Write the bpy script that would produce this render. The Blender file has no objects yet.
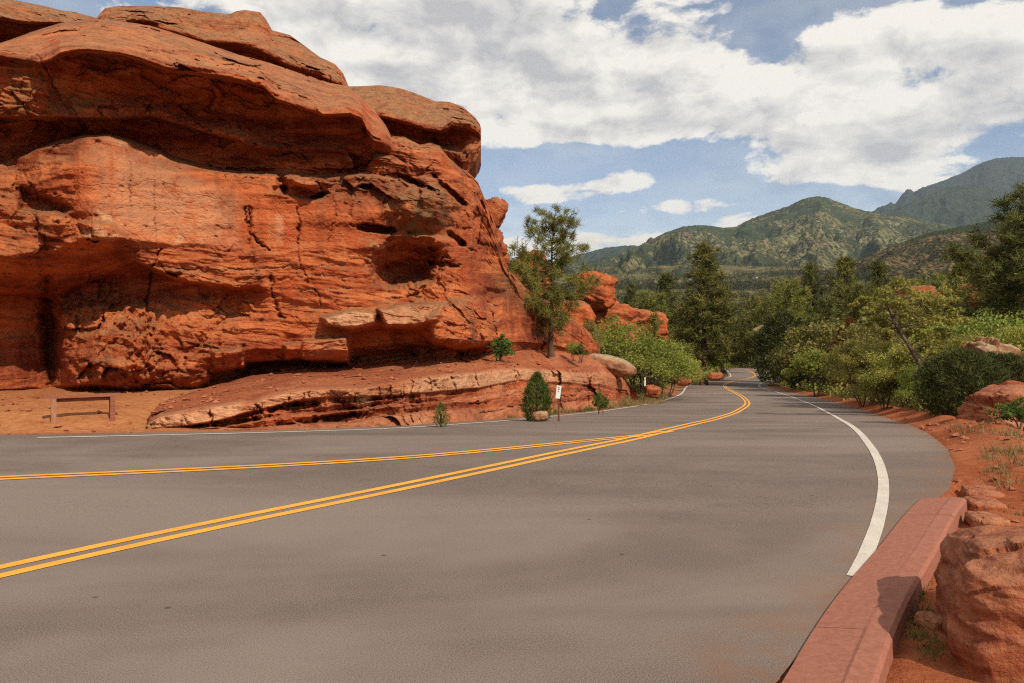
import math
SUN_AZ, SUN_EL, SUN_STR = math.radians(145), math.radians(42), 4.9
SKY_STR, CLOUD_STR, EXPO, HAZE = .12, 1.0, 0.0, 2.9e-5
DENOISE = False
CLOUDS = [(440, 30, 300, 85, .9), (330, 70, 120, 60, .35), (560, 95, 140, 45, .6), (690, 95, 100, 45, .62), (900, 60, 190, 45, .62), (960, 115, 150, 42, .85), (800, 150, 150, 24, .6), (620, 131, 150, 12, .55),
          (622, 181, 58, 11, .78), (545, 196, 66, 10, .62), (690, 206, 50, 9, .72), (738, 218, 46, 7, .6), (600, 244, 140, 14, .9), (740, 232, 60, 9, .5), (860, 178, 120, 22, .45),
          (765, 14, 55, 24, -.6), (900, 22, 90, 24, .3), (640, 160, 200, 14, -.35), (560, 165, 90, 14, -.35), (690, 190, 60, 10, -.3), (820, 197, 60, 8, -.25)]
GREYS = [(480, 25, 150, 32, .50), (960, 125, 140, 26, .62), (850, 160, 90, 14, .35), (980, 60, 60, 20, .25), (420, 85, 70, 20, .25)]
SUNLIT = [(835, 232, 55, 16), (880, 238, 50, 14), (770, 250, 60, 12), (800, 226, 30, 8), (700, 262, 50, 8)]  # sunlit patches on the main hill, painted in as paler grass
import bpy, math, random
import numpy as np
from mathutils import Vector, geometry
R = math.radians
SC = bpy.context.scene
COL = SC.collection
F, CX, HY, EYE = 760.0, 512.0, 332.0, 1.6      # focal length (px), centre column, horizon row, eye height (m)

# ------------------------------------------------------------------ numpy noise
_rs = np.random.RandomState(7)
_PERM = np.concatenate([_rs.permutation(256)] * 3).astype(np.int64)
_GR = _rs.normal(size=(256, 3)); _GR /= np.linalg.norm(_GR, axis=1)[:, None]
_CR = _rs.rand(256, 3)

def pnoise(P):
    P = np.asarray(P, float); I = np.floor(P).astype(np.int64); f = P - I
    u = f * f * f * (f * (f * 6 - 15) + 10); I &= 255
    out = 0.0
    for dx in (0, 1):
        wx = u[:, 0] if dx else 1 - u[:, 0]
        for dy in (0, 1):
            wy = u[:, 1] if dy else 1 - u[:, 1]
            for dz in (0, 1):
                wz = u[:, 2] if dz else 1 - u[:, 2]
                h = _PERM[_PERM[_PERM[(I[:, 0] + dx) & 255] + ((I[:, 1] + dy) & 255)] + ((I[:, 2] + dz) & 255)]
                g = _GR[h]
                out = out + wx * wy * wz * (g[:, 0] * (f[:, 0] - dx) + g[:, 1] * (f[:, 1] - dy) + g[:, 2] * (f[:, 2] - dz))
    return out * 1.6

def fbm(P, o=4, gain=.5, lac=2.03):
    P = np.asarray(P, float); a, s, t = 1.0, 0.0, 0.0
    for k in range(o):
        s = s + a * pnoise(P + 17.3 * k); t += a; a *= gain; P = P * lac
    return s / t

def ridged(P, o=4):
    P = np.asarray(P, float); a, s, t = 1.0, 0.0, 0.0
    for k in range(o):
        s = s + a * (1 - 2 * np.abs(pnoise(P + 9.1 * k))); t += a; a *= .5; P = P * 2.05
    return s / t

def facets(P):
    """broken-rock facets: each Voronoi cell is a tilted plane with its own offset"""
    P = np.asarray(P, float); I = np.floor(P).astype(np.int64)
    best = np.full(len(P), 9e9); val = np.zeros(len(P)); sec = np.full(len(P), 9e9)
    for dx in (-1, 0, 1):
        for dy in (-1, 0, 1):
            for dz in (-1, 0, 1):
                C = I + np.array([dx, dy, dz])
                h = _PERM[_PERM[_PERM[C[:, 0] & 255] + (C[:, 1] & 255)] + (C[:, 2] & 255)]
                ctr = C + _CR[h]; D = P - ctr; d = (D * D).sum(1)
                off = _CR[(h * 7 + 3) & 255, 0] - .5 + (D * (_CR[(h * 13 + 5) & 255] - .5)).sum(1) * 1.3
                m = d < best
                sec = np.where(m, best, np.minimum(sec, d))
                best = np.where(m, d, best); val = np.where(m, off, val)
    return val, np.sqrt(sec) - np.sqrt(best)

def sstep(a, b, x):
    t = np.clip((x - a) / (b - a), 0, 1); return t * t * (3 - 2 * t)

def interp(tab, x):
    t = np.array(tab, float); return np.interp(x, t[:, 0], t[:, 1])

# ------------------------------------------------------------------ camera geometry <-> world
_ZT = np.array([(-80, .4), (-30, .1), (0, 0), (8, 0), (12, -.08), (16, -.36), (20, -.72), (28, -1.38), (38, -2.08), (47, -2.68), (60, -3.3),
                (76, -3.9), (95, -4.4), (110, -4.7), (150, -5.7), (250, -8.5), (400, -10)])
_zy = np.arange(-80, 400, .5); _zz = np.interp(_zy, _ZT[:, 0], _ZT[:, 1])
_k = np.ones(9) / 9
_zz[4:-4] = np.convolve(_zz, _k, 'valid')
def zroad(y): return np.interp(y, _zy, _zz)

def ground_at(px, py, dz=0.0):
    """where the sight line through a picture point meets the road surface"""
    ys = np.concatenate([np.arange(1.5, 60, .02), np.arange(60, 260, .1)])
    vv = (EYE - zroad(ys) - dz) / ys * F
    i = np.argmax(vv <= (py - HY)) if (vv <= (py - HY)).any() else len(ys) - 1
    Y = ys[i]; return np.array([(px - CX) / F * Y, Y])

def W(px, py, Y):
    return Vector(((px - CX) / F * Y, Y, EYE - (py - HY) / F * Y))

def chaikin(P, n=2):
    P = [np.asarray(p, float) for p in P]
    for _ in range(n):
        Q = [P[0]]
        for a, b in zip(P[:-1], P[1:]): Q += [a * .75 + b * .25, a * .25 + b * .75]
        Q.append(P[-1]); P = Q
    return np.array(P)

def resample(P, d):
    P = np.asarray(P, float); s = np.concatenate([[0], np.cumsum(np.linalg.norm(np.diff(P, axis=0), axis=1))])
    t = np.linspace(0, s[-1], max(2, int(s[-1] / d)))
    return np.stack([np.interp(t, s, P[:, k]) for k in range(P.shape[1])], 1)

def seg_dist(Q, P):
    """distance of points Q (N,2) to polyline P, processed segment by segment"""
    best = np.full(len(Q), 1e9)
    for a, b in zip(P[:-1], P[1:]):
        ab = b - a; L = (ab * ab).sum()
        if L < 1e-12: continue
        t = np.clip(((Q - a) @ ab) / L, 0, 1)
        d = np.hypot(Q[:, 0] - a[0] - t * ab[0], Q[:, 1] - a[1] - t * ab[1])
        best = np.minimum(best, d)
    return best

def inside(Q, P):
    c = np.zeros(len(Q), bool); n = len(P); j = n - 1
    for i in range(n):
        a, b = P[i], P[j]
        if abs(a[1] - b[1]) > 1e-12:
            m = ((a[1] > Q[:, 1]) != (b[1] > Q[:, 1])) & (Q[:, 0] < (b[0] - a[0]) * (Q[:, 1] - a[1]) / (b[1] - a[1]) + a[0])
            c ^= m
        j = i
    return c

# ------------------------------------------------------------------ mesh and scene helpers
def mesh_np(name, V, faces, mats, smooth=True, attrs=None, midx=None):
    """faces: list of (n,3) or (n,4) integer arrays"""
    me = bpy.data.meshes.new(name)
    V = np.asarray(V, np.float32); me.vertices.add(len(V)); me.vertices.foreach_set('co', V.ravel())
    faces = [np.asarray(f, np.int32) for f in faces if len(f)]
    loops = np.concatenate([f.ravel() for f in faces])
    tot = np.concatenate([np.full(len(f), f.shape[1], np.int32) for f in faces])
    me.loops.add(len(loops)); me.loops.foreach_set('vertex_index', loops)
    me.polygons.add(len(tot))
    me.polygons.foreach_set('loop_start', np.concatenate([[0], np.cumsum(tot)[:-1]]).astype(np.int32))
    me.polygons.foreach_set('use_smooth', np.full(len(tot), smooth))
    for m in (mats if isinstance(mats, (list, tuple)) else [mats]): me.materials.append(m)
    if midx is not None: me.polygons.foreach_set('material_index', np.asarray(midx, np.int32))
    for k, a in (attrs or {}).items():
        at = me.attributes.new(k, 'FLOAT', 'POINT'); at.data.foreach_set('value', np.asarray(a, np.float32))
    me.update(calc_edges=True); me.validate()
    return me

def link(name, me, parent=None, loc=None):
    o = bpy.data.objects.new(name, me); COL.objects.link(o)
    if parent: o.parent = parent
    if loc is not None: o.location = loc
    return o

def tag(o, label, cat, group=None):
    o['label'] = label; o['category'] = cat
    if group: o['group'] = group
    return o

def structure(o, kind='structure'):
    o['kind'] = kind; return o

def thing(name, label, cat, loc, group=None, rz=0):
    o = bpy.data.objects.new(name, None); COL.objects.link(o); o.location = loc; o.rotation_euler.z = rz
    o.empty_display_size = .2
    return tag(o, label, cat, group)

def copy_tree(root, loc, rz=0, s=1.0, label=None, group=None, sz=None):
    r = root.copy(); COL.objects.link(r); r.location = loc; r.rotation_euler.z = rz; r.scale = (s, s, sz or s)
    if label: r['label'] = label
    if group: r['group'] = group
    for ch in list(root.children):
        c = ch.copy(); COL.objects.link(c); c.parent = r
        for g in list(ch.children):
            d = g.copy(); COL.objects.link(d); d.parent = c
    return r

def grid_faces(nr, nc, wrap=False):
    i = np.arange(nr - 1)[:, None]; j = np.arange(nc if wrap else nc - 1)[None, :]
    a = i * nc + j; b = i * nc + (j + 1) % nc
    return np.stack([a, b, b + nc, a + nc], -1).reshape(-1, 4)

class Acc:
    """collects geometry for one mesh"""
    def __init__(s): s.V = []; s.f3 = []; s.f4 = []; s.n = 0
    def add(s, V, f):
        V = np.asarray(V, float); f = np.asarray(f, int) + s.n
        (s.f3 if f.shape[1] == 3 else s.f4).append(f); s.V.append(V); s.n += len(V)
    def tube(s, pts, rad, n=7):
        pts = np.asarray(pts, float); m = len(pts); rad = np.atleast_1d(np.asarray(rad, float))
        rad = np.interp(np.linspace(0, 1, m), np.linspace(0, 1, len(rad)), rad) if len(rad) > 1 else np.full(m, rad[0])
        T = np.gradient(pts, axis=0); T /= np.linalg.norm(T, axis=1)[:, None] + 1e-9
        ref = np.array([0.31, .95, .08]) if abs(T[0][2]) > .8 else np.array([0, 0, 1.])
        U = np.cross(T, ref); U /= np.linalg.norm(U, axis=1)[:, None] + 1e-9; Vv = np.cross(T, U)
        a = np.arange(n) / n * 2 * np.pi
        ring = pts[:, None] + rad[:, None, None] * (np.cos(a)[None, :, None] * U[:, None] + np.sin(a)[None, :, None] * Vv[:, None])
        s.add(ring.reshape(-1, 3), grid_faces(m, n, True))
        s.add(np.vstack([ring[-1], pts[-1:] + T[-1:] * rad[-1]]), [(k, (k + 1) % n, n) for k in range(n)])
    def box(s, c, size, rot=None):
        c = np.asarray(c, float); h = np.asarray(size, float) / 2
        v = np.array([(x, y, z) for x in (-1, 1) for y in (-1, 1) for z in (-1, 1)], float) * h
        if rot is not None: v = v @ np.array(rot).T
        s.add(v + c, [(0, 1, 3, 2), (4, 6, 7, 5), (0, 4, 5, 1), (2, 3, 7, 6), (0, 2, 6, 4), (1, 5, 7, 3)])
    def tris(s, A, B, C):
        n = len(A); V = np.stack([A, B, C], 1).reshape(-1, 3)
        s.add(V, np.arange(3 * n).reshape(-1, 3))
    def quads(s, A, B, C, D):
        n = len(A); V = np.stack([A, B, C, D], 1).reshape(-1, 3)
        s.add(V, np.arange(4 * n).reshape(-1, 4))
    def mesh(s, name, mats, smooth=True, attrs=None):
        fs = []
        if s.f3: fs.append(np.concatenate(s.f3))
        if s.f4: fs.append(np.concatenate(s.f4))
        return mesh_np(name, np.concatenate(s.V), fs, mats, smooth, attrs)

# ------------------------------------------------------------------ material helpers
class Nodes:
    def __init__(s, nt): s.nt = nt; s.n = nt.nodes; s.l = nt.links
    def new(s, t, **kw):
        n = s.n.new(t)
        for k, v in kw.items(): setattr(n, k, v)
        return n
    def inp(s, sock, v):
        if hasattr(v, 'is_output') or isinstance(v, bpy.types.NodeSocket): s.l.new(v, sock)
        elif v is not None:
            if isinstance(v, (tuple, list)) and sock.type == 'RGBA' and len(v) == 3: v = (*v, 1)
            sock.default_value = v
    def math(s, op, a, b=None, c=None, clamp=False):
        n = s.new('ShaderNodeMath', operation=op); n.use_clamp = clamp
        for k, v in enumerate((a, b, c)):
            if v is not None: s.inp(n.inputs[k], v)
        return n.outputs[0]
    def vmath(s, op, a, b=None, scale=None):
        n = s.new('ShaderNodeVectorMath', operation=op)
        s.inp(n.inputs[0], a)
        if b is not None: s.inp(n.inputs[1], b)
        if scale is not None: s.inp(n.inputs['Scale'], scale)
        return n.outputs['Value'] if op in ('DOT_PRODUCT', 'LENGTH', 'DISTANCE') else n.outputs[0]
    def mix(s, f, a, b, blend='MIX'):
        n = s.new('ShaderNodeMix', data_type='RGBA', blend_type=blend)
        s.inp(n.inputs[0], f); s.inp(n.inputs[6], a); s.inp(n.inputs[7], b); return n.outputs[2]
    def noise(s, vec, scale, detail=4, rough=.55, dist=0, out=0):
        n = s.new('ShaderNodeTexNoise'); s.inp(n.inputs['Vector'], vec)
        n.inputs['Scale'].default_value = scale; n.inputs['Detail'].default_value = detail
        n.inputs['Roughness'].default_value = rough; n.inputs['Distortion'].default_value = dist
        return n.outputs[out]
    def voronoi(s, vec, scale, feature='F1', out=0, rnd=1.0):
        n = s.new('ShaderNodeTexVoronoi', feature=feature); s.inp(n.inputs['Vector'], vec)
        n.inputs['Scale'].default_value = scale; n.inputs['Randomness'].default_value = rnd; return n.outputs[out]
    def maprange(s, v, a, b, c=0., d=1., smooth=True):
        n = s.new('ShaderNodeMapRange'); n.interpolation_type = 'SMOOTHSTEP' if smooth else 'LINEAR'
        s.inp(n.inputs[0], v); n.inputs[1].default_value = a; n.inputs[2].default_value = b
        n.inputs[3].default_value = c; n.inputs[4].default_value = d; return n.outputs[0]
    def mapping(s, vec, scale=(1, 1, 1), rot=(0, 0, 0), loc=(0, 0, 0)):
        n = s.new('ShaderNodeMapping'); s.inp(n.inputs[0], vec)
        n.inputs['Scale'].default_value = scale; n.inputs['Rotation'].default_value = rot; n.inputs['Location'].default_value = loc
        return n.outputs[0]
    def bump(s, h, strength, dist, normal=None):
        n = s.new('ShaderNodeBump'); n.inputs['Strength'].default_value = strength; n.inputs['Distance'].default_value = dist
        s.inp(n.inputs['Height'], h)
        if normal is not None: s.inp(n.inputs['Normal'], normal)
        return n.outputs[0]
    def attr(s, name):
        n = s.new('ShaderNodeAttribute'); n.attribute_name = name; return n.outputs['Fac']

def material(name):
    m = bpy.data.materials.new(name); m.use_nodes = True; nt = m.node_tree; nt.nodes.clear()
    N = Nodes(nt); out = N.new('ShaderNodeOutputMaterial'); b = N.new('ShaderNodeBsdfPrincipled')
    nt.links.new(b.outputs[0], out.inputs[0])
    b.inputs['Specular IOR Level'].default_value = .25
    return m, N, b, out

def finish(N, b, col, rough, normal=None):
    N.inp(b.inputs['Base Color'], col); N.inp(b.inputs['Roughness'], rough)
    if normal is not None: N.inp(b.inputs['Normal'], normal)

def tcoord(N, which='Object'): return N.new('ShaderNodeTexCoord').outputs[which]
def gpos(N): return N.new('ShaderNodeNewGeometry').outputs['Position']

def sandstone(name, deep=(.19, .027, .009), mid=(.40, .076, .020), light=(.57, .155, .048), pale=(.66, .38, .21),
              lichen=(.34, .165, .072), scale=1.0, band=1.0, lich=1.0, bumpd=1.0, dip=(.10, .0), crack=.10, pit=.10):
    m, N, b, out = material(name); P = tcoord(N); S = scale
    warp = N.noise(P, .35 * S, 3)
    # bedding: strongly stretched noise along the dipping beds
    Pd = N.mapping(P, rot=(dip[1], dip[0], 0))
    Pw = N.vmath('ADD', Pd, N.vmath('SCALE', N.noise(P, .5 * S, 3, out=1), scale=.5 / S))
    bed = N.noise(N.mapping(Pw, (.18 * S, .18 * S, 2.6 * S)), 1.0, 6, .62)
    bed2 = N.noise(N.mapping(Pw, (.35 * S, .35 * S, 9 * S)), 1.0, 4, .6)
    big = N.noise(P, .28 * S, 4, .6)
    mott = N.noise(P, 3.2 * S, 5, .65)
    streak = N.noise(N.mapping(P, (2.3 * S, 2.3 * S, .16 * S)), 1.0, 5, .6, .4)
    c = N.mix(N.maprange(big, .38, .60), deep, mid)
    varn = N.noise(N.mapping(Pw, (.55 * S, .55 * S, .42 * S)), 1.0, 6, .66, .5)
    c = N.mix(N.maprange(bed, .42, .64), c, light)
    c = N.mix(N.math('MULTIPLY', N.maprange(bed2, .60, .74), .28 * band), c, pale)
    c = N.mix(N.math('MULTIPLY', N.maprange(bed2, .44, .34), .32 * band), c, deep)
    c = N.mix(N.math('MULTIPLY', N.maprange(streak, .56, .70), .38), c, (.52, .22, .085))
    c = N.mix(N.math('MULTIPLY', N.maprange(streak, .45, .33), .45), c, (.13, .028, .012))
    c = N.mix(N.math('MULTIPLY', N.maprange(mott, .35, .7), .30), c, (.50, .17, .06))
    c = N.mix(N.math('MULTIPLY', N.maprange(mott, .45, .25), .35), c, (.12, .025, .012))
    c = N.mix(N.math('MULTIPLY', N.maprange(varn, .52, .66), .62), c, (.105, .022, .010))      # dark desert varnish
    # bleached beds (attribute set where the photograph shows buff rock)
    pa = N.math('MULTIPLY', N.attr('pale'), N.maprange(N.noise(P, 2.2 * S, 5, .7), .30, .52), clamp=True)
    c = N.mix(pa, c, N.mix(mott, pale, (.52, .24, .12)))
    # weathered, lichen-grown crust on faces that look up
    nz = N.new('ShaderNodeSeparateXYZ'); N.l.new(N.new('ShaderNodeNewGeometry').outputs['True Normal'], nz.inputs[0])
    up = N.math('ADD', nz.outputs[2], N.math('MULTIPLY', N.math('SUBTRACT', N.noise(P, 1.1 * S, 6, .7), .5), 1.3))
    lf = N.math('MULTIPLY', N.maprange(up, .34, .95), .70 * lich, clamp=True)
    spk = N.noise(P, 14 * S, 4, .7)
    c = N.mix(lf, c, N.mix(N.maprange(N.math('ADD', N.math('MULTIPLY', spk, .5), N.math('MULTIPLY', mott, .5)), .38, .58), tuple(v * .42 for v in lichen), lichen))
    c = N.mix(N.math('MULTIPLY', N.attr('moss'), N.maprange(N.noise(P, 2.6 * S, 6, .75), .36, .6), clamp=True), c, (.17, .105, .045))
    h = N.math('ADD', N.math('MULTIPLY', N.noise(P, 2.0 * S, 6, .68), 1.0), N.math('MULTIPLY', bed2, .26))
    cr = N.voronoi(N.vmath('ADD', N.mapping(P, (1, 1, 1.5)), N.vmath('SCALE', N.noise(P, 1.2 * S, 2, out=1), scale=.7 / S)), 1.1 * S, 'DISTANCE_TO_EDGE')
    h = N.math('ADD', h, N.math('MULTIPLY', N.maprange(cr, 0, .035), crack))
    pv = N.voronoi(N.vmath('ADD', P, N.vmath('SCALE', N.noise(P, 5 * S, 2, out=1), scale=.25 / S)), 4.5 * S)
    h = N.math('ADD', h, N.math('MULTIPLY', N.maprange(pv, .06, .32), pit))
    h = N.math('ADD', h, N.math('MULTIPLY', N.noise(P, 22 * S, 4, .75), .26))
    finish(N, b, c, .9, N.bump(h, .9, .16 * bumpd / S))
    return m

def mat_asphalt():
    m, N, b, out = material('asphalt'); P = tcoord(N)
    big = N.noise(N.mapping(P, (.16, .34, 1), loc=(2.2, .7, 0)), 1.0, 4, .55, .8)
    med = N.noise(P, 1.4, 5, .6); fine = N.noise(P, 120, 4, .75); agg = N.voronoi(P, 240)
    c = N.mix(N.maprange(big, .36, .66), (.094, .074, .065), (.196, .157, .135))
    c = N.mix(N.math('MULTIPLY', N.maprange(med, .35, .7), .35), c, (.200, .158, .132))
    c = N.mix(N.math('MULTIPLY', N.maprange(fine, .44, .60), .75), c, (.240, .190, .162))
    c = N.mix(N.math('MULTIPLY', N.maprange(fine, .48, .36), .70), c, (.075, .068, .055))
    # red dust blown in from the verge, tyre-polished lanes and sealed patches
    sep = N.new('ShaderNodeSeparateXYZ'); N.l.new(P, sep.inputs[0])
    lane = N.noise(N.mapping(P, (.05, .9, 1), rot=(0, 0, R(14))), 1.0, 3, .5, .3)
    c = N.mix(N.math('MULTIPLY', N.maprange(lane, .53, .66), .28), c, (.105, .083, .070))
    edge = N.attr('edge')
    c = N.mix(N.math('MULTIPLY', edge, N.math('MULTIPLY', N.maprange(N.noise(P, 2.2, 5, .7), .34, .62), .7), clamp=True), c, (.19, .10, .062))
    spots = N.voronoi(P, 1.7)
    c = N.mix(N.math('MULTIPLY', N.maprange(spots, .045, .02), .7), c, (.05, .042, .036))
    h = N.math('ADD', N.math('MULTIPLY', fine, .7), N.math('MULTIPLY', agg, .6))
    b.inputs['Specular IOR Level'].default_value = .10
    finish(N, b, c, N.maprange(med, .3, .7, .85, .97), N.bump(h, .35, .004))
    return m

def mat_paint(name, col, worn):
    m, N, b, out = material(name); P = tcoord(N)
    w = N.noise(P, 26, 6, .75); g = N.noise(P, 3, 4, .6)
    c = N.mix(N.maprange(g, .3, .75), col, tuple(v * .8 for v in col))
    c = N.mix(N.math('MULTIPLY', N.maprange(w, .55, .68), worn), c, (.20, .155, .12))
    c = N.mix(N.math('MULTIPLY', N.maprange(N.noise(P, 110, 3), .55, .7), .35), c, (.19, .15, .12))
    finish(N, b, c, .75, N.bump(N.noise(P, 120, 3), .25, .004)); return m

def mat_dirt():
    m, N, b, out = material('red_dirt'); P = gpos(N)
    a = N.noise(P, .45, 5, .65); g = N.noise(P, 6, 6, .7); fi = N.noise(P, 60, 4, .7)
    dist = N.vmath('LENGTH', P)
    c = N.mix(N.maprange(a, .35, .65), (.25, .070, .030), (.36, .125, .058))
    c = N.mix(N.math('MULTIPLY', N.maprange(g, .45, .7), .45), c, (.42, .165, .085))
    c = N.mix(N.math('MULTIPLY', N.maprange(g, .48, .30), .55), c, (.18, .055, .026))
    c = N.mix(N.math('MULTIPLY', N.maprange(fi, .55, .36), .45), c, (.15, .05, .025))
    c = N.mix(N.attr('sand'), c, N.mix(N.maprange(g, .35, .65), (.33, .125, .050), (.43, .190, .082)))
    # scrub, meadow and woodland floor away from the road, as the ground itself grows over
    grow = N.attr('green')
    n1 = N.noise(P, .02, 6, .7); n2 = N.noise(P, .006, 5, .6)
    gcol = N.mix(N.maprange(n1, .40, .60), (.056, .060, .024), (.145, .122, .058))
    gcol = N.mix(N.math('MULTIPLY', N.maprange(n2, .52, .64), .7), gcol, (.19, .125, .065))
    gcol = N.mix(N.math('MULTIPLY', N.maprange(N.noise(P, .0045, 4, .6), .54, .64), .6), gcol, (.085, .105, .036))
    c = N.mix(grow, c, gcol)
    h = N.math('ADD', N.math('MULTIPLY', g, .6), N.math('MULTIPLY', fi, .35))
    h = N.math('ADD', h, N.math('MULTIPLY', N.maprange(N.voronoi(P, 22), .0, .35, 1, 0), .25))
    b.inputs['Specular IOR Level'].default_value = 0
    finish(N, b, c, 1.0, N.bump(h, .6, .05)); return m

def mat_hill(name, forest, grass, rock, thr, spk, seed=0., rockthr=.60):
    m, N, b, out = material(name); P = N.vmath('ADD', gpos(N), (seed, seed * 2, 0))
    n = N.noise(P, .0022, 7, .62); n2 = N.noise(P, .0065, 6, .65)
    trees = N.voronoi(N.mapping(P, (1, 1, .55)), spk); clump = N.noise(P, .012, 6, .7)
    d = N.math('ADD', N.math('MULTIPLY', n, .65), N.math('MULTIPLY', n2, .35))
    f = N.maprange(d, thr - .085, thr + .09)                    # 0 wooded .. 1 open
    lowf = N.attr('low'); f = N.math('ADD', f, N.math('MULTIPLY', N.attr('open'), .55), clamp=True)  # the open attribute paints sunlight on the slope as thinner woods
    f = N.math('ADD', f, N.math('MULTIPLY', lowf, .3), clamp=True)
    dens = N.math('ADD', N.math('MULTIPLY', f, -.45), .72)
    tree = N.maprange(N.math('SUBTRACT', dens, N.math('ADD', N.math('MULTIPLY', trees, .55), N.math('MULTIPLY', N.math('SUBTRACT', clump, .5), .9))), -.14, .20)
    g = N.mix(N.maprange(N.noise(P, .008, 5, .7), .4, .62), grass, tuple(v * .72 for v in grass))
    g = N.mix(N.math('MULTIPLY', N.maprange(N.noise(P, .0042, 6, .65), rockthr, rockthr + .07), .85), g, rock)
    c = N.mix(tree, g, N.mix(N.maprange(clump, .35, .65), forest, tuple(v * 1.6 for v in forest)))
    h = N.math('ADD', N.math('MULTIPLY', tree, .5), n2)
    finish(N, b, c, 1.0, N.bump(h, .9, 26)); b.inputs['Specular IOR Level'].default_value = 0
    return m

def mat_leaf(name, a, c2, trans=.25, var=.5, scale=1.2):
    m, N, b, out = material(name); P = tcoord(N)
    oi = N.new('ShaderNodeObjectInfo').outputs['Random']
    n = N.noise(P, scale, 3, .6); f = N.noise(P, scale * 14, 2, .6)
    c = N.mix(N.maprange(n, .36, .64), a, c2)
    c = N.mix(N.math('MULTIPLY', N.maprange(f, .4, .7), var), c, tuple(min(1, v * 1.6) for v in c2))
    hsv = N.new('ShaderNodeHueSaturation'); N.inp(hsv.inputs['Color'], c)
    N.inp(hsv.inputs['Value'], N.maprange(oi, 0, 1, .82, 1.15, False)); N.inp(hsv.inputs['Hue'], N.maprange(oi, 0, 1, .49, .51, False))
    c = hsv.outputs[0]
    finish(N, b, c, .7); b.inputs['Specular IOR Level'].default_value = .08
    t = N.new('ShaderNodeBsdfTranslucent'); N.inp(t.inputs[0], c)
    mx = N.new('ShaderNodeMixShader'); mx.inputs[0].default_value = trans
    N.l.new(b.outputs[0], mx.inputs[1]); N.l.new(t.outputs[0], mx.inputs[2]); N.l.new(mx.outputs[0], out.inputs[0])
    return m

def mat_simple(name, a, c2, scale=6, rough=.85, stretch=(1, 1, 1), bump=.3, bd=.02):
    m, N, b, out = material(name); P = N.mapping(tcoord(N), stretch)
    n = N.noise(P, scale, 6, .65)
    c = N.mix(N.maprange(n, .34, .66), a, c2)
    finish(N, b, c, rough, N.bump(n, bump, bd)); return m

M = {}
M['rock'] = sandstone('sandstone')
M['cap'] = sandstone('sandstone_cap', lich=1.35, pit=.3, bumpd=1.4, band=.5, mid=(.38, .088, .027), light=(.48, .150, .054))
M['ledge'] = sandstone('sandstone_ledge', scale=1.6, band=2.0, light=(.54, .185, .075), lich=.9, lichen=(.36, .115, .048), dip=(.12, 0))
M['boulder'] = sandstone('sandstone_boulder', scale=3.0, band=.5, mid=(.33, .085, .030), light=(.41, .145, .068), lich=.6, lichen=(.40, .19, .115), crack=.02)
M['greyboulder'] = sandstone('weathered_boulder', scale=2.0, band=.4, deep=(.17, .07, .035), mid=(.27, .135, .070), light=(.38, .225, .125), lich=1.3, lichen=(.42, .32, .20), crack=.03)
M['asphalt'] = mat_asphalt()
M['white'] = mat_paint('white_line_paint', (.56, .51, .44), .6)
M['yellow'] = mat_paint('yellow_line_paint', (.80, .36, .045), .45)
M['dirt'] = mat_dirt()
M['concrete'] = mat_simple('red_concrete', (.255, .096, .062), (.315, .126, .084), 24, .9, bump=.6, bd=.006)
M['bark'] = mat_simple('pine_bark', (.060, .033, .020), (.125, .070, .042), 5, .95, (1, 1, .25), .8, .05)
M['greybark'] = mat_simple('grey_bark', (.075, .055, .040), (.15, .115, .085), 6, .95, (1, 1, .3), .7, .04)
M['wood'] = mat_simple('red_bench_wood', (.20, .065, .036), (.30, .115, .065), 4, .8, (1, 12, 12), .4, .01)
M['legwood'] = mat_simple('pale_bench_wood', (.30, .13, .075), (.40, .20, .12), 5, .8, (8, 8, 1), .4, .01)
M['signwhite'] = mat_simple('sign_white', (.74, .73, .70), (.80, .79, .76), 8, .5, bump=.02)
M['signblack'] = mat_simple('sign_black', (.02, .02, .02), (.03, .03, .03), 8, .5, bump=.02)
M['postred'] = mat_simple('rusty_post', (.12, .035, .022), (.19, .06, .035), 12, .85)
M['needle'] = mat_leaf('pine_needles', (0.090, 0.096, 0.024), (0.210, 0.198, 0.050), .28)
M['needle_dark'] = mat_leaf('dark_needles', (0.060, 0.072, 0.024), (0.144, 0.146, 0.043), .24)
M['juniper'] = mat_leaf('juniper_sprays', (.036, .048, .017), (.085, .090, .028), .18)
M['rust'] = mat_leaf('rusty_needles', (.125, .055, .017), (.185, .095, .027), .2)
M['oak'] = mat_leaf('oak_leaves', (0.162, 0.168, 0.036), (0.342, 0.318, 0.077), .36)
M['bright'] = mat_leaf('bright_leaves', (0.134, 0.174, 0.031), (0.291, 0.319, 0.069), .40)
M['olive'] = mat_leaf('olive_leaves', (0.134, 0.130, 0.034), (0.270, 0.238, 0.072), .33)
M['shrub'] = mat_leaf('green_shrub', (.046, .074, .016), (.110, .145, .032), .24)
M['drygrass'] = mat_leaf('dry_grass', (.20, .165, .065), (.33, .26, .11), .3)
M['greengrass'] = mat_leaf('green_grass', (.085, .100, .025), (.17, .165, .05), .3)
M['farwood'] = mat_leaf('far_wood', (.024, .031, .014), (.056, .060, .026), .1, scale=.02)
M['wall'] = mat_simple('pale_wall', (.40, .38, .34), (.50, .47, .43), .3, .9)
M['roof'] = mat_simple('grey_roof', (.16, .14, .13), (.22, .19, .17), .3, .9)
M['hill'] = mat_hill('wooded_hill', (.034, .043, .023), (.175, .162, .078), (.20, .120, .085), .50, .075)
M['foothill'] = mat_hill('scrub_hill', (.024, .030, .013), (.150, .105, .052), (.25, .10, .06), .45, .11, 300.)
M['peak'] = mat_hill('far_peak', (.020, .026, .020), (.065, .056, .042), (.12, .095, .085), .60, .05, 900., .54)
M['ridge'] = mat_hill('far_ridge', (.022, .030, .018), (.08, .075, .05), (.10, .08, .06), .60, .05, 500.)
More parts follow.
